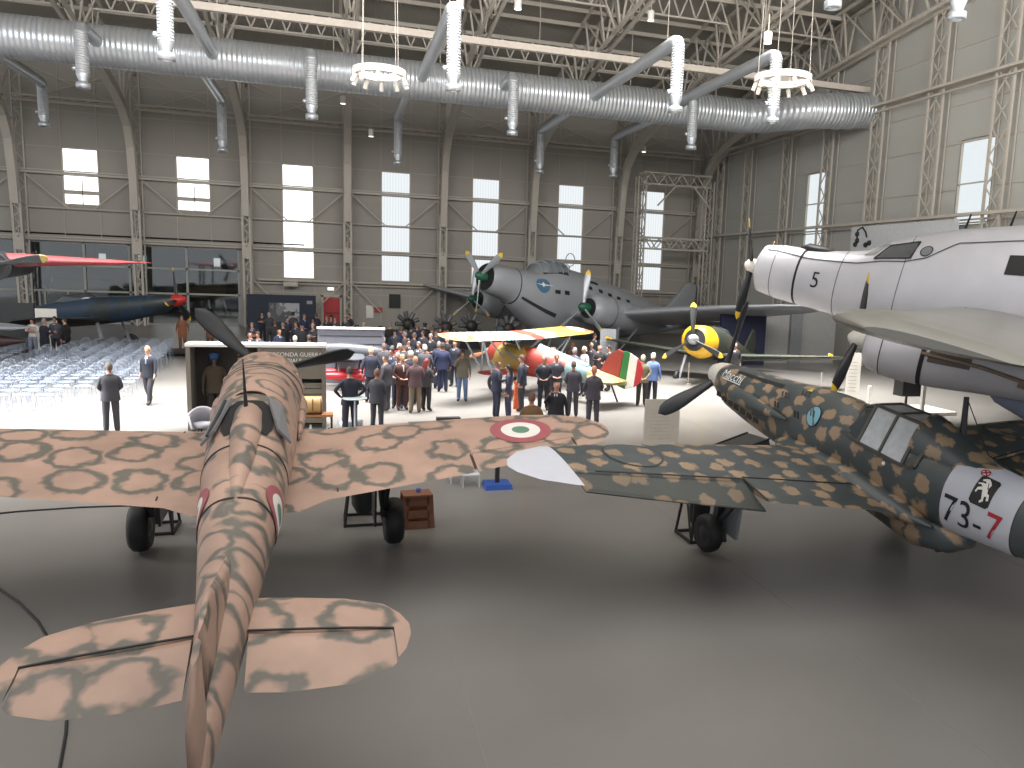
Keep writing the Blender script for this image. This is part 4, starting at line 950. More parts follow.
# ------------------------------------------------------------ HIGH-WING PATCHWORK AEROPLANE
Mpw_old=camo('patchwork_paint',(172,144,72),(138,50,40),'patch',1.0,.5,second=(118,148,146))
Mpy=camo('patchwork_wing',(176,150,86),(182,160,104),'patch',.8,.6,second=(112,150,150),flat=(1,1,.1))
hx,hy=-.64,.77
RD,YL,BL_,CR=(132,48,38),(158,130,60),(108,136,136),(164,146,94)
Mpw=bands('patchwork_fuselage_paint',1,[(-6,CR),(-3.6,BL_),(-2.6,RD),(-.7,YL),(.9,RD),(2,RD)],.35)
Mpy=bands('patchwork_wing_paint',0,[(-5,CR),(-1.9,BL_),(-.2,RD),(.6,BL_),(1.7,YL),(4.2,(160,84,54)),(5,RD)],.35)
BF=thing('parasol_monoplane','red, yellow and pale blue patchwork propeller aeroplane with tricolour rudder among the visitors','aircraft',(6.2,28.0,1.22),math.atan2(-hx,hy),None,math.radians(7))
Bs=smooth_st([(1.5,.2,.05,.2,.2),(1.3,.42,.05,.42,.42),(.9,.52,.05,.5,.52),(0,.55,.05,.55,.62),(-1,.52,.08,.58,.6),(-2,.44,.1,.5,.5),(-3.2,.32,.12,.36,.36),(-4.6,.16,.15,.22,.2),(-5.3,.05,.18,.12,.1)],.3)
bb=fus_mb(Bs,2.3,28).build('fuselage',Mpw,BF)
BU=[(0,.75,-.85,1.02,.1),(3.6,.75,-.85,1.1,.1),(4.3,.6,-.8,1.12,.09),(4.6,.3,-.6,1.13,.08),(4.7,-.05,-.25,1.135,.06)]
BL=[(0,.2,-.7,-.42,.1),(2.2,.2,-.6,-.38,.1),(2.5,.0,-.4,-.37,.07)]
for s in (-1,1):
    wg=wing_mb(BU,s,0,4.7,step=.4).build('upper_wing',Mpy,BF)
    disc_on_wing(BU,s*3.95,-.05,(.2,.42,.62),[mat('pale_grey_blue',(170,176,180),.5),M_rw,mat('ochre_red',(160,84,58),.5)],s,wg)
    if s>0: disc_on_wing(BU,s*.4,.0,(.4,),[mat('patch_red',(158,66,48),.5)],s,wg,'red_patch')
    wing_mb(BL,s,.1,2.5,step=.3).build('lower_wing',mat('wing_red',(146,58,50),.5),BF)
    MB().bar((s*.3,.5,.4),(s*.9,.4,1.05),.05).bar((s*.3,-.3,.45),(s*.9,-.4,1.05),.05).bar((s*2.1,.1,-.35),(s*3.0,.55,1.08),.06).bar((s*2.1,-.4,-.35),(s*3.0,-.5,1.08),.06).bar((s*2.1,.1,-.35),(s*3.0,-.5,1.08),.05).bar((s*.5,.4,.0),(s*2.1,-.0,1.05),.05).build('wing_strut',mat('strut_blue_grey',(176,186,194),.5),BF)
    MB().bar((s*.3,.4,-.45),(s*.75,.45,-1.0),.06).bar((s*.3,-.5,-.45),(s*.75,.35,-1.0),.05).build('landing_gear_leg',M_alu,BF)
    wheel_mb(.36,.14,M=xf((s*.85,.4,-1.02))@RY).build('wheel',[M_black,M_alu],BF)
    wing_mb([(0,-3.8,-5.2,.25,.06),(.9,-4.0,-5.2,.25,.06),(1.4,-4.5,-4.9,.25,.05)],s,.05,1.4,step=.2).build('tailplane',Mpw,BF)
    # head fairing / exhaust
MB().bar((-.5,.3,.35),(-.56,-1.0,-.1),.08).build('exhaust_pipe',M_greyp,BF)
rings=[]
for y,w,h in ((-1.0,.02,.02),(-1.05,.26,.42),(-2.2,.22,.28),(-3.5,.12,.08)): rings.append(super_ring(y,w,.45,h,.1,16,2)[::-1])
MB().loft(rings).build('headrest_fairing',mat('fairing_pale_blue',(118,148,150),.6),BF)
def vsurf(pts,w,name,m,par):
    n=len(pts); c=Vector((0,sum(p[0] for p in pts)/n,sum(p[1] for p in pts)/n))
    mb=MB(); mb.add([Vector((w,y,z)) for y,z in pts]+[Vector((-w,y,z)) for y,z in pts],[tuple(range(n)),tuple(range(2*n-1,n-1,-1))]+[(i,n+i,n+(i+1)%n,(i+1)%n) for i in range(n)]); return mb.build(name,m,par)
vsurf([(-4.0,.35),(-4.9,.2),(-4.95,1.35),(-4.7,1.4),(-4.35,1.1)],.03,'fin',mat('wing_red',(146,58,50),.5),BF)
vsurf([(-4.92,.0),(-5.25,-.05),(-5.25,1.35),(-4.97,1.38)],.03,'rudder_green_band',mat('flag_green',(40,112,60),.5),BF)
vsurf([(-5.25,-.05),(-5.6,.1),(-5.6,1.2),(-5.25,1.35)],.031,'rudder_white_band',mat('flag_white',(224,222,214),.5),BF)
vsurf([(-5.6,.1),(-5.85,.35),(-5.9,.8),(-5.75,1.1),(-5.6,1.2)],.03,'rudder_red_band',mat('flag_red',(176,44,50),.5),BF)
MB().bar((0,-4.6,.0),(0,-5.0,-.62),.05).build('tail_skid',M_dark,BF)
prop(BF,(0,1.55,.05),1.25,2,mat('varnished_wood',(110,70,44),.4),M_alu,[(.15,-.1),(.12,.1),(.01,.15)],(80,260),.2)

# ------------------------------------------------------------ generic distant low-wing fighter
def small_fighter(name,label,loc,heading,pitch,mbody,mspin,radial=None,span=5.2,z=0,canopy=True,cat='aircraft',gear=True,wm=None):
    hx,hy=heading; F=thing(name,label,cat,loc,math.atan2(-hx,hy),None,math.radians(pitch))
    if radial:
        S=smooth_st([(1.0,.62,.4,.62,.62),(0,.55,.4,.8,.6),(-2,.48,.42,.62,.52),(-4,.32,.42,.38,.35),(-6,.06,.42,.15,.12)],.4)
        fus_mb([(2.1,.46,.4,.46,.46),(2.0,.62,.4,.62,.62),(1.2,.7,.4,.7,.7),(1.0,.66,.4,.66,.66)],2,28,cap=False).build('cowling',radial,F)
        MB().lathe([(.45,0),(.4,-.3),(.22,-.3),(.2,.05),(.02,.08)],20,xf((0,2.11,.4))@Matrix.Rotation(-PI/2,4,'X')).build('engine_face',M_dark,F)
        ys=2.35
    else:
        S=smooth_st([(2.6,.26,.4,.26,.28),(2.2,.36,.38,.36,.42),(1,.42,.36,.5,.55),(-.5,.46,.4,.62,.6),(-2,.45,.42,.6,.52),(-4,.3,.45,.4,.35),(-6,.06,.45,.15,.12)],.4); ys=2.75
    fus_mb(S,2.2,28).build('fuselage',mbody,F)
    W=[(0,0,-2.5,-.05,.15),(1,0,-2.4,0,.14),(3,-.1,-2.1,.15,.12),(span-.6,-.35,-1.7,.32,.1),(span-.15,-.7,-1.4,.36,.08),(span,-1,-1.2,.37,.06)]
    for s in (-1,1): wing_mb(W,s,0,span,step=.5).build('wing',wm or mbody,F); wing_mb([(0,-5,-6,.5,.08),(1.5,-5.3,-5.9,.5,.06)],s,.05,1.5,step=.5).build('tailplane',mbody,F)
    vsurf([(-4.6,.7),(-6.1,.4),(-6.4,1.0),(-6.1,1.7),(-5.7,1.75)],.04,'fin',mbody,F)
    prop(F,(0,ys,.4),1.5,3,M_blade,mspin,[(.2,-.25),(.22,-.05),(.17,.15),(.08,.3),(.01,.36)] if radial else [(.26,-.25),(.28,-.05),(.24,.15),(.13,.34),(.01,.42)],(5,125,245) if radial else (-12,95,230),.26,tipm=M_yel)
    if canopy:
        rings=[]
        for y,w,h in ((-.4,.02,.02),(-.8,.24,.36),(-1.7,.25,.36),(-2.3,.04,.05)): rings.append(super_ring(y,w,.92,h,.1,16,2)[::-1])
        MB().loft(rings).build('canopy',M_glass,F)
    if gear:
        for s in (-1,1):
            MB().bar((s*1.2,-.2,-.1),(s*1.35,-.1,-1.15),.1).build('landing_gear_leg',M_alu,F); wheel_mb(.33,.2,M=xf((s*1.45,-.1,-1.12))@RY).build('wheel',[M_black,M_dark],F)
    return F
Mdg=camo('dark_green_paint',(46,52,44),(62,60,48),'patch',1,.5,second=(52,58,50))
YF=small_fighter('fighter_aircraft','dark green fighter with a bright yellow engine cowling parked beyond the white floor',(15.35,31.2,1.15),(-.72,-.70),9,Mdg,M_alu,radial=mat('cowling_yellow',(206,160,30),.4),span=5.6,canopy=True,wm=Mdg)
for s in (-1,1): 
    o=MB().tube([(s*5.0,-.3,.36),(s*5.0,.2,.36)],.06,8).build('pitot_tube',M_yel,YF)
SF=small_fighter('fighter_aircraft','blue and dark green fighter with red nose cone on the left behind the clear chairs',(-10.4,44.9,1.35),(1.0,-.16),10,camo('blue_green_paint',(44,62,80),(42,50,52),'patch',.6,.4,second=(38,54,70)),M_red,span=5.5,wm=mat('wing_dark',(44,48,52),.5))
o=MB().box((-.2,-1.1,-.5),(10.5,1.9,.08)).build('platform_edge',M_black,None)
o.location=(-11,41.9,.65); tag(o,'low dark display platform edge in front of the blue fighter','platform')
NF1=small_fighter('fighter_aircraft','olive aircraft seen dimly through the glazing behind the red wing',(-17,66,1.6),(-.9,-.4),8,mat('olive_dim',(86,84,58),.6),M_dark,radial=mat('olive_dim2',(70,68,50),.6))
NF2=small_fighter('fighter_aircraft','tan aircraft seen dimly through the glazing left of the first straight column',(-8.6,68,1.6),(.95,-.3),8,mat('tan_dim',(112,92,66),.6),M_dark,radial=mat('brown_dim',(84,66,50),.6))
# red-winged radial at far left
RWF=thing('red_wing_aircraft','aircraft with long red wing and black propeller cut by the left edge','aircraft',at(-8,265,30),math.radians(182),None,0)
MB().lathe([(.3,-.1),(.42,0),(.46,-.5),(.42,-1.2),(.35,-3)],24,Matrix.Rotation(-PI/2,4,'X')).build('cowling',M_dark,RWF)
MB().lathe([(.5,-.08),(.2,-.05),(.18,.3),(.02,.4)],16,Matrix.Rotation(-PI/2,4,'X')).build('engine_face',M_dark,RWF)
REW=[(0,-.1,-2.6,.15,.2),(.6,-.1,-2.6,.15,.2),(3.2,-.4,-1.9,.2,.15),(4.0,-.8,-1.4,.24,.09),(4.3,-1,-1.2,.25,.05)]
for s in (-1,1): wing_mb(REW,s,0,4.3,step=.4).build('wing',mat('wing_bright_red',(118,36,40),.7),RWF)
prop(RWF,(0,.35,0),1.65,3,M_blade,M_dark,[(.1,-.1),(.08,.1),(.01,.12)],(40,160,280),.3,tipm=mat('tip_dull_yellow',(150,130,70),.6))
for a_,b_ in (((1.4,-1,.1),(1.5,-1,-3.9)),((2.6,-1,.1),(2.6,-1,-3.9)),((2.0,-2.4,.1),(2.0,-2.6,-3.9))): MB().bar(a_,b_,.14).build('support_post',M_dark,RWF)
# grey pointed wing at left edge
p=at(-5,322,33); GW=thing('grey_aircraft','dark aircraft with a pale grey pointed wing cut by the left edge','aircraft',(p.x-3.7,p.y,0),math.radians(-90))
GWw=[(0,1.2,-2.2,1.9,.12),(3,.9,-1.9,1.85,.1),(5.4,.1,-1.2,1.8,.07),(5.9,-.4,-.7,1.78,.05)]
rings=[]
for y,w,h in ((4.6,.03,.05),(3.6,.3,.3),(1.5,.6,.6),(-1,.7,.7),(-4,.4,.5)): rings.append(super_ring(y,w,1.25,h*.75,h,20,2)[::-1])
MB().loft(rings).build('fuselage',mat('hull_dark_red',(54,36,36),.5),GW)
rings=[]
for y,w in ((4.9,.05),(4.2,.55),(2.6,1.1),(0,1.5),(-4,1.6)): rings.append([Vector((w*math.cos(a),y,1.72+.0+.2*w*math.sin(a))) for a in [2*PI*k/16 for k in range(16)]][::-1])
MB().loft(rings).build('wing_upper',mat('wing_pale_grey',(150,154,160),.35),GW)
MB().box((0,2.2,.45),(.9,.2,.9)).box((0,-2,.45),(.9,.2,.9)).build('cradle',M_dark,GW)

BF.scale=(.86,.86,.86)
SF.scale=(1.12,1.12,1.12)
# ------------------------------------------------------------ DISPLAY KIOSK
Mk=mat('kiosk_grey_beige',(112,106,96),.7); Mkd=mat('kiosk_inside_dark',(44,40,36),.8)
KQ=thing('display_kiosk','grey-beige display booth lettered SECONDA GUERRA MONDIALE behind the sand fighter nose','booth',(-1.9,22.0,0))
mb=MB().box((0,.65,1.07),(3.3,.08,2.14)).box((-1.6,.3,1.07),(.1,.75,2.14)).box((1.6,.3,1.07),(.1,.75,2.14)).box((.05,.3,1.07),(.08,.75,2.14)).box((0,.6,.04),(3.3,.75,.08))
mb.build('kiosk_body',Mk,KQ)
MB().box((0,.3,2.17),(3.34,.75,.07)).build('roof_slab',M_white,KQ)
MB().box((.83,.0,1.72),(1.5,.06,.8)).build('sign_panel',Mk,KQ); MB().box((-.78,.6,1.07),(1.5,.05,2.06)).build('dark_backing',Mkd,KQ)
mb=MB()
for k in range(7): mb.box((.83,.1,.2+k*.155),(1.5,.04,.135))
mb.build('slatted_panel',mat('slat_beige',(126,120,108),.7),KQ)
for j,(s,z) in enumerate((('SECONDA GUERRA',1.95),('MONDIALE',1.79))): text('lettering',s,.145,xf((.93 if j==0 else .70,-.035,z))@FACE,M_white,KQ)
mb=MB()
for k in range(6): mb.box((-.3,.55,1.2+k*.14),(.45,.02,.09))
mb.build('document_card',mat('card_cream',(150,140,116),.7),KQ)
# mannequin stands in the booth
# tub chair
def tub(loc,rz,label):
    t=thing('tub_chair',label,'chair',loc,rz); m=mat('chair_fabric_grey',(132,130,136),.8)
    MB().lathe([(.02,.36),(.26,.36),(.28,.4),(.27,.45),(.02,.46)],24).build('seat',m,t)
    o=[];rings=[]
    for k in range(25):
        a=PI*(-.12)+PI*1.24*k/24; h=.80-.16*abs(math.cos(a))**2
        c=Vector((math.cos(a),math.sin(a),0)); rings.append([c*.27+Vector((0,0,.32)),c*.33+Vector((0,0,.34)),c*.40+Vector((0,0,h-.02)),c*.37+Vector((0,0,h)),c*.34+Vector((0,0,h-.03))])
    MB().loft(rings,True,0,True).build('backrest',m,t)
    for a in (PI/4,3*PI/4,5*PI/4,7*PI/4): MB().bar((math.cos(a)*.15,math.sin(a)*.15,.36),(math.cos(a)*.27,math.sin(a)*.27,0),.03).build('leg',M_black,t)
    return t
tub((-2.95,20.6,0),math.radians(20),'grey tub armchair in front of the display booth left of the fighter nose')
# wooden table, drum, bottles
t=thing('side_table','small wooden table holding a drum right of the fighter nose','table',(-.55,20.9,0)); MB().box((0,0,.56),(.95,.5,.05)).build('table_top',mat('table_wood',(150,104,66),.5,scale=12,noise=.25),t)
for x in (-.44,.44):
    for y in (-.2,.2): MB().bar((x,y,0),(x,y,.54),.05).build('leg',M_black,t)
t=thing('field_drum','tan leather drum case lying on the wooden table','drum',(-.55,20.9,.585)); md=mat('drum_tan',(186,150,96),.5)
MB().tube([(-.26,0,.22),(.2,0,.22)],.22,20).build('drum_body',md,t); MB().tube([(-.27,0,.22),(-.24,0,.22)],.235,20).tube([(.18,0,.22),(.22,0,.22)],.235,20).bar((0,-.23,.1),(0,-.2,.4),.03).build('drum_rim',mat('drum_rim',(120,84,48),.5),t)
for k,(x,y,z) in enumerate(((-.85,20.75,0),(-.6,20.7,0),(-.2,20.72,0))):
    o=MB().lathe([(.06,0),(.07,.05),(.07,.2),(.025,.27),(.025,.34)],12).build('glass_bottle',mat('clear_bottle',(170,176,176),.1)); o.location=(x,y,z+.0)
    tag(o,['left','middle','right'][k]+' clear bottle on the floor under the drum table','bottle','bottles under the drum table')
o=MB().lathe([(.3,0),(.32,.05),(.32,.3),(.28,.34)],20).build('metal_tub',M_alu); o.location=(.35,21.4,0); tag(o,'low grey metal tub at the right foot of the display booth','tub')
# high table
t=thing('cocktail_table','round glass-topped high table beside the man in navy by the booth','table',(.45,20.55,0)); MB().lathe([(.28,1.0),(.3,1.01),(.3,1.03),(.28,1.04)],24).build('table_top',mat('glass_top',(170,180,184),.1),t); MB().lathe([(.03,.02),(.03,1.0)],10).build('pole',M_alu,t); MB().lathe([(.24,0),(.22,.03),(.03,.05)],20).build('base',M_alu,t)
# floor monitors
for x,y,w,l in ((2.82,21.0,.62,'black wedge floor speaker above the sand wing, the larger one'),(2.0,21.2,.38,'small black floor speaker left of the larger wedge speaker')):
    t=thing('floor_speaker',l,'speaker',(x,y,0)); h=.42 if w>.5 else .26
    MB().add([(-w/2,-.2,0),(w/2,-.2,0),(w/2,.25,0),(-w/2,.25,0),(-w/2,-.12,h),(w/2,-.12,h),(w/2,.12,h),(-w/2,.12,h)],[(3,2,1,0),(4,5,6,7),(0,1,5,4),(1,2,6,5),(2,3,7,6),(3,0,4,7)]).build('cabinet',M_black,t)
    MB().box((0,-.19,h*.5),(w*.85,.03,h*.7)).build('grille',M_dark,t)
# seaplane model and panel
t=thing('backdrop_panel','grey metal backdrop panel behind the red racing seaplane','panel',(.55,30.9,0)); MB().box((0,0,1.0),(2.35,.12,2.0)).build('panel_face',mat('panel_grey_shiny',(112,114,124),.4),t); MB().box((0,0,2.03),(2.4,.3,.07)).build('top_edge',M_white,t)
mb=MB()
for z in (1.75,1.45,1.1,.8): mb.box((0,-.07,z),(2.2,.02,.02))
mb.build('panel_groove',M_dark,t)
t=thing('racing_seaplane','red racing seaplane with dark propellers on show before the grey panel','aircraft',(.55,29.6,0),math.radians(-84))
for x in (-.55,.55): fus_mb(smooth_st([(1.3,.03,.12,.04,.04),(.9,.17,0,.12,.16),(-.4,.18,0,.13,.18),(-1.5,.04,.05,.05,.05)],.2),2.4,18,MB()).build('float',mat('seaplane_red',(168,34,44),.35),t).location=(x,0,.5)
fus_mb(smooth_st([(1.4,.05,.0,.05,.05),(.9,.2,0,.22,.22),(-.4,.2,.05,.3,.24),(-2,.03,.1,.1,.05)],.2),2,20).build('fuselage',mat('seaplane_grey',(74,76,82),.4),t).location=(0,0,1.25)
for x in (-.55,.55):
    for y in (.3,-.5): MB().bar((x,y,.6),(0,y,1.1),.05).build('strut',M_dark,t)
for s in (-1,1): wing_mb([(0,.4,-.6,1.2,.1),(1.6,.25,-.45,1.2,.08),(1.8,.0,-.2,1.2,.06)],s,0,1.8,step=.3).build('wing',mat('seaplane_grey',(74,76,82),.4),t)
prop(t,(0,1.5,1.25),.62,2,M_blade,mat('seaplane_red',(168,34,44),.35),[(.1,-.1),(.08,.08),(.01,.15)],(8,188),.13)
for x in (-.55,.55): MB().box((x,0,.15),(.3,.5,.3)).build('cradle',M_dark,t)
# dark engine display
def engine(loc,label,r=.7):
    t=thing('radial_engine',label,'engine',loc,math.radians(200)); MB().box((0,0,.3),(.9,.9,.6),taper=.7).build('stand',M_dark,t)
    c=MB(); M0=xf((0,0,1.3))@Matrix.Rotation(PI/2,4,'X'); c.lathe([(.1,-.35),(.3,-.3),(.34,0),(.28,.3),(.1,.4)],16,M0).build('crankcase',mat('engine_brown_grey',(50,46,42),.5,.4),t)
    for k in range(9):
        a=2*PI*k/9; d=Vector((math.cos(a),0,math.sin(a))); MB().tube([Vector((0,0,1.3))+d*.3,Vector((0,0,1.3))+d*.5,Vector((0,0,1.3))+d*r],[.1,.13,.12],10).build('cylinder',mat('engine_grey',(92,92,94),.5,.3),t)
for x,y,l in ((5.6,43.5,'dark radial engine on a stand behind the crowd, left one'),(7.2,45,'dark radial engine on a stand below the left wing of the grey transport'),(3.8,45.5,'dark radial engine farthest left behind the crowd'),(8.9,43.0,'dark radial engine on a stand beside the wheel of the grey transport')): engine((x,y,0),l,.7)
# info boards
def board(loc,w,h,label,rz=0,m=M_white):
    t=thing('info_board',label,'sign board',loc,rz); MB().box((0,0,.1+h/2),(w,.04,h)).build('board_face',m,t); MB().box((0,0,.04),(w*.9,.35,.06)).build('foot',M_steel,t)
    mb=MB()
    for k in range(9): mb.box((-.05*w,-.025,h*.85-k*h*.08),(w*.6,.004,.012))
    mb.build('printed_lines',mat('faint_print',(176,170,160),.7) if w>.9 else M_greyp,t); return t
board((18.55,25.6,0),.5,1.7,'tall white information board below the silver floatplane propeller',math.radians(-25))
board((12.3,36.0,0),.75,1.75,'tall grey-white information board by the wheel of the grey transport',math.radians(-10),mat('board_pale',(170,172,178),.5))
board((7.85,18.5,0),.95,1.15,'beige translucent information board below the black propeller of the green fighter',0,mat('board_beige',(188,180,168),.6))
p=gp(67,352); 
board((-11.9,40.2,0),.8,1.9,'white information board held above the group of four by the clear chairs',0)
o=MB().box((0,0,0),(1.7,.25,2.1)).build('dark_partition',mat('partition_grey',(62,64,66),.7)); o.location=(-13.9,42.6,1.05); tag(o,'dark grey partition behind the clear chairs at far left','partition')
# black speaker on stand, white posts
t=thing('stand_speaker','black loudspeaker on a thin stand beyond the green fighter cockpit','speaker',(18.9,23.0,0)); MB().box((0,0,1.05),(.75,.5,.95),taper=.95).build('cabinet',M_black,t); MB().bar((0,0,.05),(0,0,.6),.06).bar((-.3,0,.0),(0,0,.3),.04).bar((.3,0,.0),(0,0,.3),.04).build('stand',M_dark,t); MB().box((0,-.26,1.05),(.6,.02,.8)).build('grille',M_dark,t)
for i,(x,y,h) in enumerate(((868,410,.85),(921,418,1.55))):
    p=gp(x,y); t=thing('barrier_post',['short white','tall white'][i]+' barrier post beyond the green fighter '+['left of the black loudspeaker','right of the black loudspeaker'][i],'post',p); MB().box((0,0,h/2),(.12,.1,h)).build('post',M_white,t); MB().box((0,0,.02),(.3,.3,.04)).build('foot',M_steel,t)
for i,(x,y) in enumerate(((688,384),(820,395),(728,372))):
    p=gp(x,y); t=thing('barrier_post','thin grey barrier post '+['right of the couple in green and blue jackets','behind the nose of the green fighter','under the yellow-cowled fighter'][i],'post',p); MB().bar((0,0,0),(0,0,.9),.035).build('post',M_steel,t); MB().lathe([(.14,0),(.14,.02),(.03,.04)],12).build('foot',M_steel,t)
# white low step, blue base
o=MB().box((0,0,0),(3.4,1.6,.12)).build('white_platform',M_white); o.location=(18.6,22.9,.06); tag(o,'low white platform seen beyond the green fighter fuselage','platform')
p=gp(497,487); t=thing('display_stand','blue base with a dark pole seen between the two wings','stand',p); MB().box((0,0,.05),(.55,.5,.1),taper=.9).build('base',mat('base_blue',(42,82,160),.4),t); MB().bar((0,0,.1),(0,0,.5),.08).build('pole',M_dark,t)
for i,(x,y) in enumerate(((458,470),(470,474))):
    p=gp(x,y+12); o=MB().box((0,0,.25),(.35,.3,.02)).box((0,.14,.42),(.35,.02,.34)).bar((-.16,-.13,0),(-.16,-.13,.25),.02).bar((.16,-.13,0),(.16,-.13,.25),.02).bar((-.16,.13,0),(-.16,.13,.25),.02).bar((.16,.13,0),(.16,.13,.25),.02).build('plastic_stool',mat('clear_plastic_white',(196,200,206),.2)); o.location=p; tag(o,['left','right'][i]+' small clear plastic stool seen under the wing tip','stool','plastic stools under the wing tip')
# grey hangar shutter panels behind yellow fighter
t=thing('storage_shutter','pale grey ribbed storage shutters behind the yellow-cowled fighter','shutter',(24.2,38.6,0))
MB().box((-.2,0,1.45),(5,.15,2.9)).build('shutter_panel',mat('shutter_pale',(150,150,148),.6),t); MB().box((-.3,-.2,1.45),(.7,.2,2.9)).build('dark_post',M_greyp,t); 
o=MB().box((0,0,0),(2.6,.2,2.6)).build('banner_stand',mat('banner_navy',(30,34,60),.7)); o.location=(20.2,37.5,1.3); tag(o,'dark navy banner wall behind the yellow-cowled fighter','banner')
# cables on floor
def cable(pts,label,r=.014):
    P=[gp(*q)+Vector((0,0,r)) for q in pts]; o=MB().tube(P,r,6).build('floor_cable',M_black); return tag(o,label,'cable')
cable([(-20,580),(0,590),(20,604),(38,622),(52,645),(62,672),(68,700),(66,735),(60,768),(55,800)],'black cable curving over the floor at lower left')
cable([(-20,516),(20,512),(80,508),(140,506)],'thin dark cable on the floor under the left wing')
# ------------------------------------------------------------ CLEAR CHAIRS
cm=bpy.data.materials.new('clear_polycarbonate'); cm.use_nodes=True; nt=cm.node_tree; nt.nodes.clear()
a=nt.nodes.new('ShaderNodeBsdfTransparent'); a.inputs[0].default_value=(.96,.97,1,1); b=nt.nodes.new('ShaderNodeBsdfPrincipled'); b.inputs['Base Color'].default_value=(.40,.45,.52,1); b.inputs['Roughness'].default_value=.15
lw=nt.nodes.new('ShaderNodeLayerWeight'); lw.inputs[0].default_value=.35; mp=nt.nodes.new('ShaderNodeMapRange'); mp.inputs[3].default_value=.16; mp.inputs[4].default_value=1; mx=nt.nodes.new('ShaderNodeMixShader'); o_=nt.nodes.new('ShaderNodeOutputMaterial')
nt.links.new(lw.outputs['Facing'],mp.inputs[0]); nt.links.new(mp.outputs[0],mx.inputs[0]); nt.links.new(a.outputs[0],mx.inputs[1]); nt.links.new(b.outputs[0],mx.inputs[2]); nt.links.new(mx.outputs[0],o_.inputs[0])
def chair0():
    t=thing('clear_chair','clear plastic round-backed chair in the rows of empty seats at left','chair',(0,0,0),0,'clear chairs in the seating rows')
    MB().lathe([(.01,.44),(.19,.44),(.215,.455),(.21,.47),(.01,.465)],16).build('seat',cm,t)
    mb=MB(); n=12; rings=[]
    for k in range(n+1):
        a=PI*k/n; 
    P=[Vector((-.19,.17,.46)),Vector((-.2,.2,.62)),Vector((-.19,.235,.76)),Vector((-.13,.255,.86)),Vector((0,.265,.9)),Vector((.13,.255,.86)),Vector((.19,.235,.76)),Vector((.2,.2,.62)),Vector((.19,.17,.46))]
    mb.tube(P,.014,6); mb.add([Vector((x*.9,y+.005*0,z)) for x,y,z in P],[tuple(range(9))]); mb.build('backrest',cm,t)
    for x,y in ((-.16,-.14),(.16,-.14),(-.17,.16),(.17,.16)): MB().tube([(x,y,.44),(x*1.25,y*1.3,0)],[.016,.012],6).build('leg',cm,t)
    return t
c0=chair0(); c0.name='clear_chair'
kids=list(bpy.data.objects[c0.name].children) if c0.children else []
ch_=[o for o in bpy.data.objects if o.parent==c0]
n=0
for r in range(17):
    y=25.4+.86*r
    x0=-6.0-.16*(r*.4); 
    for c in range(16):
        x=x0-c*.54-(.9 if c>7 else 0)
        if x<-.345*y-1: continue
        if -11.6<x<-10.3 and y>36.5: continue
        if x<-10.6 and 32.2<y<34.2: continue
        if any((x-g_.x)**2+(y-g_.y)**2<.45 for g_ in (gp(34,357),gp(46,362),gp(57,357),gp(67,360))): continue
        if x>-7.2 and y<27.6: continue
        xx,yy=x+random.uniform(-.06,.06),y+random.uniform(-.07,.07)
        if n==0: q=c0
        else:
            q=c0.copy(); col.objects.link(q)
            for k in ch_: d=k.copy(); col.objects.link(d); d.parent=q
        q.location=(xx,yy,0); q.rotation_euler=(0,0,PI+.5+random.uniform(-.12,.12)); n+=1
print('chairs',n)
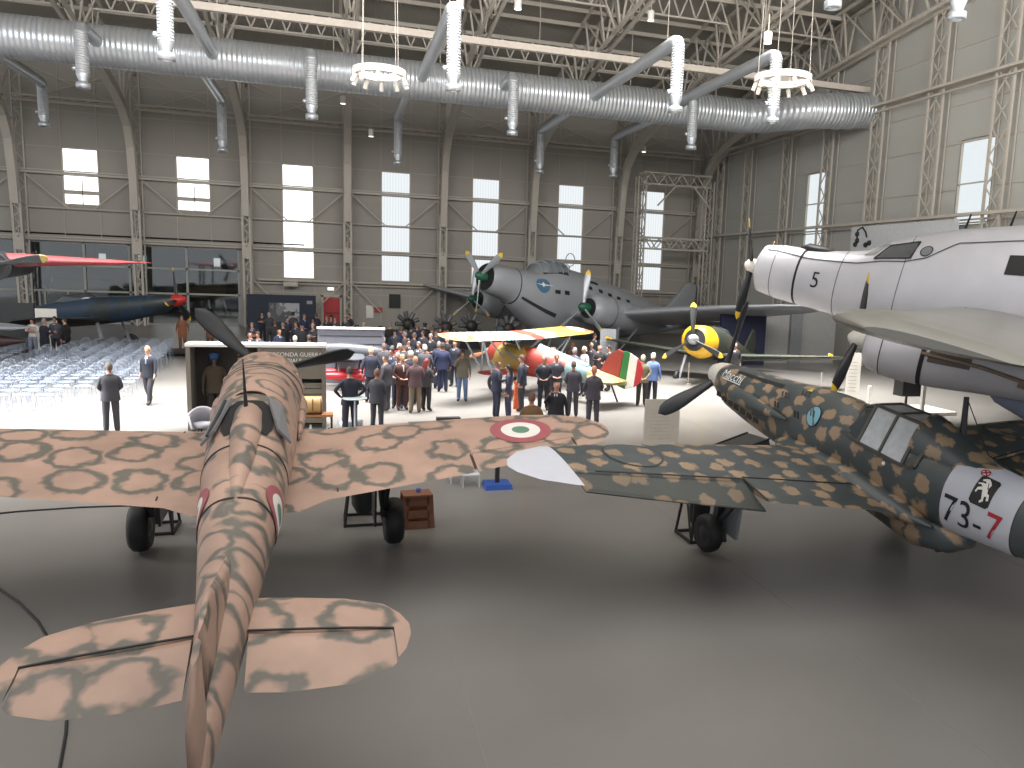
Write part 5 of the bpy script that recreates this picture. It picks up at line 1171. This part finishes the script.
# ------------------------------------------------------------ PEOPLE
def skin_body(pose,seed=0):
    V=[];E=[];Rr=[]
    def v(p,r,par=None):
        V.append(Vector(p)); Rr.append(r if isinstance(r,tuple) else (r,r)); i=len(V)-1
        if par is not None: E.append((par,i))
        return i
    pel=v((0,0,.97),(.155,.105)); wa=v((0,0,1.12),(.145,.10),pel); chs=v((0,0,1.30),(.17,.115),wa); cl=v((0,-.01,1.43),(.12,.08),chs); nk=v((0,.0,1.50),.056,cl); hb=v((0,.02,1.575),(.06,.07),nk); hm=v((0,.03,1.645),(.080,.098),hb); ht=v((0,.02,1.715),(.062,.075),hm)
    nose=v((0,.128,1.635),(.012,.018),hm)
    ep={}
    if pose=='walk': legs={-1:[(-.1,.16,.52),(-.1,.2,.09),(-.11,.34,.045)],1:[(.1,-.04,.5),(.1,-.24,.13),(.11,-.13,.04)]}
    else: legs={s:[(s*.11,.015,.50),(s*.12,-.02,.09),(s*.14,.13,.04)] for s in (-1,1)}
    arms={}
    for s in (-1,1):
        if pose=='clasp': a=[(s*.26,-.03,1.17),(s*.13,.17,1.02),(s*.04,.21,1.0)]
        elif pose=='hip': a=[(s*.38,-.06,1.20),(s*.22,.06,1.03),(s*.17,.1,1.0)]
        elif pose=='behind': a=[(s*.27,-.1,1.17),(s*.12,-.19,1.0),(s*.04,-.2,.97)]
        elif pose=='phone' and s==1: a=[(s*.27,.08,1.2),(s*.14,.22,1.42),(s*.1,.2,1.52)]
        elif pose=='talk' : a=[(s*.27,.0,1.17),(s*(.2),.24,1.15+(.06*s)),(s*.18,.32,1.17+.08*s)]
        elif pose=='crossed': a=[(s*.26,.02,1.18),(s*.02,.19,1.2+.03*s),(-s*.1,.18,1.22+.03*s)]
        elif pose=='walk': a=[(s*.25,-.06*s,1.16),(s*.27,-.1*s+.06,.93),(s*.27,-.1*s+.1,.84)]
        else: a=[(s*.255,-.03,1.16),(s*.27,.03,.92),(s*.265,.06,.83)]
        arms[s]=a
    for s in (-1,1):
        sh=v((s*.175,-.01,1.405),(.068,.062),cl); el=v(a0:=arms[s][0],.048,sh); wr=v(arms[s][1],.031,el)
        wrp=Vector(arms[s][1]); hp=Vector(arms[s][2]); pm=v(wrp.lerp(hp,.55),(.036,.02),wr); d=(hp-wrp).normalized()
        side=Vector((0,1,0)) if abs(d.y)<.8 else Vector((0,0,1)); side=(side-d*side.dot(d)).normalized()
        for k,(off,L) in enumerate(((-.024,.062),(-.008,.075),(.009,.07),(.024,.055))):
            b=v(wrp+d*.085+side*off,.010,pm); c=v(wrp+d*(.085+L*.55)+side*off*1.15+Vector((-s*.006,0,0)),.009,b); v(wrp+d*(.085+L)+side*off*1.15+Vector((-s*.018,0,0)),.008,c)
        th=v(wrp+d*.035-side*.035,.011,pm); v(wrp+d*.075-side*.052,.009,th)
    for s in (-1,1):
        hip=v((s*.095,0,.89),(.11,.112),pel); kn=v(legs[s][0],(.082,.084),hip); an=v(legs[s][1],(.066,.068),kn); to=v(legs[s][2],(.048,.038),an)
    me=bpy.data.meshes.new('sk'); me.from_pydata(V,E,[]); o=bpy.data.objects.new('sk',me); col.objects.link(o)
    sm=o.modifiers.new('s','SKIN'); ss=o.modifiers.new('ss','SUBSURF'); ss.levels=1; ss.render_levels=1
    for i,sv in enumerate(me.skin_vertices[0].data): sv.radius=Rr[i]; sv.use_root=(i==0)
    dg=bpy.context.evaluated_depsgraph_get(); m2=bpy.data.meshes.new_from_object(o.evaluated_get(dg)); bpy.data.objects.remove(o)
    zmin=min(w.co.z for w in m2.vertices)
    for w in m2.vertices: w.co.z-=zmin
    # regions 0 skin 1 top 2 trousers 3 shoes 4 eyes
    wrs=[Vector(arms[s][1]) for s in (-1,1)]; hps=[Vector(arms[s][2]) for s in (-1,1)]
    for p in m2.polygons:
        c=p.center; p.use_smooth=True
        mi=1
        if c.z>1.485-zmin: mi=0
        elif c.z<.085: mi=3
        elif c.z<.93 and abs(c.x)<.235: mi=2
        for wv,hv in zip(wrs,hps):
            if (c-hv).length<.135 and (c-wv).dot(hv-wv)>0 and (c-wv).length>.0 and ((c-hv).length<.11 or (c-wv).dot((hv-wv).normalized())>.02): mi=0
        if mi==2 and abs(c.x)>.24: mi=1
        p.material_index=mi
    m2.name='person_body'; return m2,arms,zmin
BODY={}
def hair_mesh(kind):
    mb=MB(); rings=[]
    if kind=='bald':
        for k in range(5):
            z=1.60+.03*k; rings.append([Vector((.083*math.cos(a),.015+.10*math.sin(a),z)) for a in [PI*.98+PI*1.04*j/12 for j in range(13)]])
        mb.loft(rings,False,closed=False); return mb
    r=[(.0,0)]
    N=16
    for k in range(7):
        t=k/6; zz=1.79-.0*t; a=t*PI*.55; rr=math.sin(a); z=1.665+.118*math.cos(a)
        rings.append([Vector((.086*rr*math.cos(q)+.0,.012+.106*rr*math.sin(q)-(.02*t if math.sin(q)>0 else 0),z - (.05*t if math.sin(q)<-.2 else -.02*t*(math.sin(q)>.3)))) for q in [2*PI*j/N for j in range(N)]])
    mb.loft(rings[::-1],True)
    if kind=='long':
        rings=[]
        for z,w,d in ((1.70,.09,.03),(1.6,.10,.05),(1.5,.105,.05),(1.4,.10,.045),(1.32,.07,.03)): rings.append([Vector((w*math.cos(q),-.075+d*math.sin(q),z)) for q in [2*PI*j/12 for j in range(12)]])
        mb.loft(rings[::-1],True)
    if kind=='cap':
        mb.lathe([(.10,1.70),(.10,1.75),(.12,1.775),(.06,1.80),(.01,1.80)],16,xf((0,.01,0))); mb.box((0,.13,1.71),(.14,.09,.012))
    return mb
HM={}
def jacket_mesh(arm,long=False,shirt=True):
    mb=MB(); rings=[]; prof=[(1.475,.08,.07),(1.455,.135,.085),(1.42,.20,.11),(1.36,.222,.135),(1.28,.22,.148),(1.18,.20,.145),(1.08,.195,.14),(.98,.205,.148),(.88,.218,.155),(.83,.22,.157)]
    if long: prof+=[(.72,.205,.15),(.62,.21,.15)]
    prof2=[]
    for (a,b) in zip(prof,prof[1:]):
        for k in range(3): prof2.append(tuple(lerp(x,y,k/3) for x,y in zip(a,b)))
    prof2.append(prof[-1]); n=40
    for z,w,d in prof2: rings.append([Vector((w*math.cos(2*PI*(k+.5)/n),d*math.sin(2*PI*(k+.5)/n)-.005,z)) for k in range(n)])
    mb.loft(rings[::-1],True)
    if shirt:
        i=0
        for fi,f in enumerate(mb.f):
            if len(f)!=4: continue
            c=sum((Vector(mb.v[j]) for j in f),Vector())/4
            if c.y>.05 and c.z>1.25:
                if abs(c.x)<.022: mb.m[fi]=2
                elif abs(c.x)<(c.z-1.24)*.2: mb.m[fi]=1
    return mb
JM={}
Mskin=mat('skin_light',(180,134,114),.6); Mskin2=mat('skin_tan',(156,112,92),.6); Mshoe=mat('shoe_black',(24,22,22),.4); Mshirt=mat('shirt_white',(176,176,182),.7)
def person(px,py,top,trou,hair=('short',(60,48,40)),pose='stand',face=0,label='',h=1.75,jacket=True,long=False,shirt=True,group=None,tie=(40,42,60),loc=None,skin=None):
    if pose not in BODY: BODY[pose]=skin_body(pose)
    me,arms,zm=BODY[pose]
    p=Vector(loc) if loc else gp(px,py)
    if p.z>.2: p.z=0
    dirv=math.atan2(p.x,p.y)  # facing relative to the line of sight: 0=away, 180=towards camera
    rz=-dirv+math.radians(face)
    t=thing('person',label,'person',p,rz,group); s=h/1.78; t.scale=(s,s,s)
    mt=mat("cloth_%d_%d_%d"%top,top,.85,noise=.1,scale=5); m2=mat('cloth_%d_%d_%d'%trou,trou,.85,noise=.1,scale=5)
    b=bpy.data.objects.new('body',me); col.objects.link(b); b.parent=t
    if not me.materials:
        for q in range(4): me.materials.append(None)
    for i,m in enumerate((skin or random.choice((Mskin,Mskin,Mskin2)),mt,m2,Mshoe)): b.material_slots[i].link='OBJECT'; b.material_slots[i].material=m
    k,c=hair
    if k not in HM: 
        mb=hair_mesh(k); o=mb.build('hair',Mshirt); HM[k]=o.data; bpy.data.objects.remove(o)
    o=bpy.data.objects.new('hair',HM[k]); col.objects.link(o); o.parent=t; o.location=(0,0,-zm); o.material_slots[0].link='OBJECT'; o.material_slots[0].material=mat('hair_%d_%d_%d'%c,c,.7)
    if jacket:
        kk=(long,shirt)
        if kk not in JM:
            q=jacket_mesh(arms,long,shirt).build('jacket',[Mshirt]*3); JM[kk]=q.data; bpy.data.objects.remove(q)
        j=bpy.data.objects.new('jacket',JM[kk]); col.objects.link(j); j.parent=t; j.location=(0,0,-zm)
        for i,m in enumerate((mt,Mshirt,mat('tie_%d_%d_%d'%tie,tie,.6))): j.material_slots[i].link='OBJECT'; j.material_slots[i].material=m
    return t
NV=(34,38,52);BK=(28,28,31);CH=(56,56,62);GR=(78,76,80);BR=(92,66,56)
grey=('short',(122,118,114)); white=('short',(162,158,152)); dark=('short',(44,36,32)); bald=('bald',(150,140,132)); lng=('long',(40,30,28))
P=person
P(112,433,(62,62,68),(58,58,64),('short',(84,76,70)),'clasp',5,'person in dark grey suit seen from behind, standing alone on the white floor at left')
P(150,404,(30,34,46),(48,48,54),('short',(176,146,112)),'walk',150,'person in navy jacket, white shirt and tie walking by the clear chairs',tie=(120,126,150))
# near left group
P(50,349,(196,192,190),(120,128,146),('long',(50,38,34)),'crossed',160,'person in white top and pale jeans, leftmost of the group by the info board',1.66,False,loc=gp(34,357))
P(62,355,(30,32,44),(30,32,44),grey,'talk',-60,'person in long navy coat in the middle of the group by the info board',1.78,True,True,False,loc=gp(46,362))
P(66,349,(64,66,78),(40,40,50),dark,'talk',150,'person with dark hair facing forward in the group by the info board',1.75,loc=gp(57,357))
P(70,349,(24,24,28),(24,24,28),dark,'stand',60,'person in black, rightmost of the group by the info board',1.78,loc=gp(67,360))
P(33,350,(70,90,110),(40,44,54),dark,'stand',0,'person in blue-grey jacket standing at the far left edge by the partition',1.7,loc=Vector((-13.6,38.6,0)))
P(182,345,(120,76,50),(98,64,46),dark,'stand',170,'person in brown patterned clothes below the red nose cone',1.7,True,True,False,loc=Vector((-7.1,43.2,0)))
P(207,345,(104,74,52),(80,60,46),dark,'stand',150,'person in tan patterned clothes right of the red nose cone',1.7,True,True,False,loc=Vector((-5.9,43.4,0)))
# middle foreground
P(350,437,(34,36,48),(44,44,54),('short',(52,44,38)),'hip',15,'person in navy with hands on hips beside the glass-topped high table',1.8)
P(377,432,(60,60,66),(58,58,64),('short',(96,66,48)),'clasp',-20,'person in charcoal suit right of the high table, seen from behind',1.68)
P(371,402,(38,42,58),(38,42,54),('short',(176,160,132)),'stand',10,'person in navy jacket with fair hair behind the high table pair',1.8)
P(402,410,(74,44,40),(76,50,46),('short',(170,150,110)),'clasp',-160,'person in maroon suit with light hair, left of the trio',1.72,tie=(200,200,200))
P(415,413,(78,58,62),(104,90,72),('short',(140,110,84)),'clasp',10,'person in plum jacket and khaki trousers seen from behind in the trio',1.72,shirt=False)
P(426,411,(52,48,52),(40,36,40),('long',(120,46,42)),'talk',-40,'person with red hair carrying a dark bag, right of the trio',1.62,shirt=False)
P(409,404,(196,160,110),(90,80,70),('short',(120,92,70)),'talk',170,'person in light yellow-tan top facing forward behind the trio',1.72,False)
P(399,392,(44,48,60),(40,42,50),white,'stand',-120,'white-haired person in dark jacket just behind the trio',1.72)
P(462,401,(96,90,78),(84,106,138),('short',(72,54,44)),'phone',175,'person in grey-brown gilet and blue jeans standing alone by the aeroplane wheel',1.72,shirt=False)
P(496,419,(40,44,62),(44,46,62),('bald',(120,96,84)),'talk',-70,'bald person in navy suit talking to the woman with long dark hair',1.76)
P(508,419,(58,60,80),(60,62,84),('long',(36,28,30)),'stand',75,'woman with long dark hair in slate blue dress and trousers',1.62,False)
P(521,411,(40,44,58),(42,44,56),('short',(92,68,56)),'stand',80,'person in navy uniform with brown hair, facing right beside the long-haired woman',1.78)
P(543,410,(34,36,44),(34,36,44),('short',(190,168,158)),'clasp',175,'grey-haired officer in dark uniform with medals facing forward',1.76)
P(555,407,(52,52,62),(50,50,60),('short',(170,130,112)),'clasp',-170,'balding person in slate suit right of the grey-haired officer',1.76)
P(552,396,(48,50,62),(48,50,60),('bald',(180,150,136)),'stand',160,'bald person behind the grey-haired officer by the fuselage',1.8)
P(572,417,(66,62,72),(62,58,66),('short',(76,64,58)),'clasp',10,'person in grey-plum suit seen from behind, left of the tallest man in grey',1.72)
P(592,428,(68,64,72),(64,60,68),('short',(170,108,76)),'clasp',5,'ginger-haired person in grey suit seen from behind, nearest on the right of the group',1.78)
P(573,398,(70,78,102),(60,62,78),('short',(120,110,106)),'talk',-30,'person in grey-blue jacket with grey hair beside the tail of the patchwork aeroplane',1.8)
P(583,396,(196,194,198),(60,58,66),('short',(200,178,164)),'talk',120,'person in white shirt beside the pale blue fuselage',1.8,False)
P(598,391,(36,34,38),(36,34,38),('bald',(176,146,130)),'talk',-150,'bald person in black among the group by the tall grey-white board',1.78,shirt=False)
P(608,391,(42,42,48),(42,42,48),dark,'talk',100,'dark-haired person in dark suit right of the bald one by the tall board',1.76)
P(590,385,(54,52,58),(50,48,54),('short',(186,156,138)),'stand',170,'person with pale bald head behind the tail group',1.7)
P(571,384,(98,74,66),(60,50,50),('short',(160,120,96)),'stand',170,'person with light brown hair at the left of the tail group',1.7)
P(593,372,(40,44,46),(38,40,44),dark,'stand',-120,'person in dark green-grey standing back under the transport engine',1.75)
P(641,406,(112,108,84),(50,46,46),('short',(176,166,148)),'behind',5,'person in olive-green jacket, left of the couple by the tricolour rudder',1.74,shirt=False)
P(651,404,(98,122,176),(46,46,58),('short',(200,194,184)),'stand',-10,'person in light blue jacket, right of the couple by the tricolour rudder',1.78,shirt=False)
P(733,384,(34,32,34),(34,32,34),('short',(190,160,140)),'stand',175,'person with pale hair in black behind the green fighter nose',1.75)
# two near busts behind the wing tip
P(531,458,(104,78,48),(96,74,50),('short',(96,64,52)),'clasp',8,'person in tan-brown jacket seen from behind just beyond the sand wing tip',1.72,shirt=False,loc=gp(532,392,1.72*1.0))
P(557,458,(30,30,36),(30,30,36),('bald',(196,160,146)),'phone',170,'bald person in black suit facing forward just beyond the sand wing tip',1.74,tie=(24,24,28),loc=gp(557,380,1.74))
# crowd of dark suits behind
crowd=[(392,345,-30),(398,352,170),(404,343,10),(386,354,60),(411,350,0),(419,341,150),(431,333,160),(439,341,0),(447,336,-40),(455,340,150),(436,330,20),(383,336,0),(376,331,40),(414,332,-60),(445,328,170),(405,331,90),(423,330,150),(425,323,0),(432,326,30),(440,325,-20),(448,330,160),(401,326,0),(390,323,20),(395,329,170),(408,338,-150),(417,324,0),(384,343,0),(411,325,10),(380,326,150)]
cols=[NV,BK,CH,(44,46,58),(40,40,46),(62,60,66),(36,44,70)]
hs=[('short',(60,50,44)),('short',(110,106,102)),('bald',(120,100,88)),('short',(80,66,56)),('short',(150,146,140)),('cap',(30,34,46))]
hn={'(60, 50, 44)':'dark-haired','(110, 106, 102)':'grey-haired','(120, 100, 88)':'bald','(80, 66, 56)':'brown-haired','(150, 146, 140)':'white-haired','(30, 34, 46)':'capped'}
cn={str(NV):'navy','%s'%(BK,):'black','%s'%(CH,):'charcoal','(44, 46, 58)':'slate','(40, 40, 46)':'dark grey','(62, 60, 66)':'mid grey','(36, 44, 70)':'blue'}
named=[('person in blue jacket and pale shirt with jeans at the left of the standing crowd',(36,46,70),(84,100,126),dark,392,341,150),
('person in bright blue suit seen from behind in the centre of the crowd',(30,36,66),(28,34,58),dark,443,336,0),
('person in grey suit with white hair seen from behind left of the blue suit',(66,66,74),(60,60,68),white,425,338,0)]
used={}
def lab(base):
    return base
for i,(l,a,b_,hh,x,y,fc) in enumerate(named): P(0,0,a,b_,hh,'stand',fc,l,1.78,loc=gp(x,y+6,1.78))
k=0
ordn=['first','second','third','fourth','fifth','sixth','seventh','eighth','ninth','tenth','eleventh','twelfth','thirteenth','fourteenth','fifteenth','sixteenth','seventeenth','eighteenth','nineteenth','twentieth','twenty-first','twenty-second','twenty-third','twenty-fourth','twenty-fifth','twenty-sixth','twenty-seventh','twenty-eighth','twenty-ninth','thirtieth']
cs=sorted(crowd)
for i,(x,y,fc) in enumerate(cs):
    c=cols[(i*3)%7]; h_=hs[(i*5)%6]; 
    P(0,0,c,c,h_,random.choice(('stand','clasp','talk')),fc,'%s person in %s suit, %s from left in the crowd beside the patchwork wing'%(hn[str(h_[1])],cn[str(c)],ordn[i]),1.74,group='crowd left of the patchwork wing',loc=gp(x,y,1.74))
# audience behind the kiosk (heads at given pixels)
aud=[(250,331),(258,331),(279,328),(295,335),(309,334),(262,311),(269,312),(287,316),(293,312),(296,321),(302,324),(313,323),(322,323),(313,317),(316,313),(327,316),(331,315),(335,316),(334,325),(328,329),(344,326),(346,316),(349,313),(357,325),(364,322),(370,328),(252,322),(275,320),(283,322),(304,314)]
aud=sorted(aud)
for i,(x,y) in enumerate(aud):
    c=cols[(i*2+1)%7]; h_=hs[(i*5+2)%6]
    loc=gp(x,y,1.74) 
    if loc.y>56: loc=gp(x,y+3,1.74); 
    if loc.y>56.6 or loc.y<0: loc=at(x,y,56.4); loc.z=0
    if loc.y<25.0: loc=at(x,y,26.5); loc.z=0
    P(0,0,c,c,h_,random.choice(('stand','clasp','crossed')),random.choice((0,170,150,-150,20)),'%s person in %s suit, %s from left in the audience behind the booth'%(hn[str(h_[1])],cn[str(c)],ordn[i]),1.74,group='audience behind the display booth',loc=loc)
# mannequin in the booth
P(0,0,(62,50,38),(34,32,30),('cap',(44,80,134)),'stand',180,'mannequin in brown flying jacket with blue head scarf inside the display booth',1.85,shirt=False,loc=Vector((-2.95,22.3,.08)),skin=mat('mannequin_dark',(70,58,50),.6))
# bags
o=MB().box((0,0,0),(.3,.14,.36),taper=.8).build('shoulder_bag',mat('bag_dark',(46,42,42),.6)); o.location=gp(430,400)+Vector((0,0,.75)); tag(o,'dark shoulder bag carried by the red-haired person','bag')
o=MB().box((0,0,0),(.18,.12,.9),taper=.6).build('orange_cloth',mat('cloth_orange',(206,92,48),.7)); o.location=gp(516,409)+Vector((0,0,.45)); tag(o,'orange cloth hanging beside the person in navy uniform','cloth')

# ------------------------------------------------------------ LIGHTS
def area(loc,rot,sx,sy,pw,colr=(1,1,1),spread=180):
    l=bpy.data.lights.new('area','AREA'); l.shape='RECTANGLE'; l.size=sx; l.size_y=sy; l.energy=pw; l.color=colr; l.spread=math.radians(spread)
    o=bpy.data.objects.new('unseen_area_lamp',l); o.location=loc; o.rotation_euler=rot; col.objects.link(o); return o
area((4,27,15.0),(math.radians(2),0,0),36,8,LP_MAIN,(1,.98,.95),62)  # overhead lamp out of view, aimed at the bright middle floor
area((4,9,11),(math.radians(6),0,0),28,11,LP_NEAR,(1,.97,.94),150)  # added unseen lamp that brightens the near wings and foreground
area((-19,21,9),(0,math.radians(-45),0),5,7,LP_LEFT,(1,.98,.96),55)  # unseen lamp standing in for daylight from a glazed left side
area((2,15,13.5),(math.radians(118),0,0),46,6,LP_FRONT,(1,.98,.95),175)  # added unseen lamp, turned upward to brighten roof, trusses and duct
w=bpy.data.worlds.new('w'); SC.world=w; w.use_nodes=True; bg=w.node_tree.nodes['Background']; bg.inputs[0].default_value=(.86,.88,.92,1); bg.inputs[1].default_value=WORLD
# ------------------------------------------------------------ CAMERA
cd=bpy.data.cameras.new('cam'); cam=bpy.data.objects.new('camera',cd); col.objects.link(cam); SC.camera=cam
cd.sensor_fit='HORIZONTAL'; cd.sensor_width=36; cd.lens=FF*36/1024
cd.shift_x=-(PX-512)/1024; cd.shift_y=(PY-384)/1024
cd.clip_end=400; cd.clip_start=.05
X=R@Vector((1,0,0)); Yv=R@Vector((0,-1,0)); Z=R@Vector((0,0,-1))
M=Matrix(((X.x,Yv.x,Z.x,0),(X.y,Yv.y,Z.y,0),(X.z,Yv.z,Z.z,H),(0,0,0,1))); cam.matrix_world=M
vs=SC.view_settings; vs.view_transform='Standard'; vs.look='None'; vs.gamma=1; vs.use_curve_mapping=False; vs.exposure=EXPO
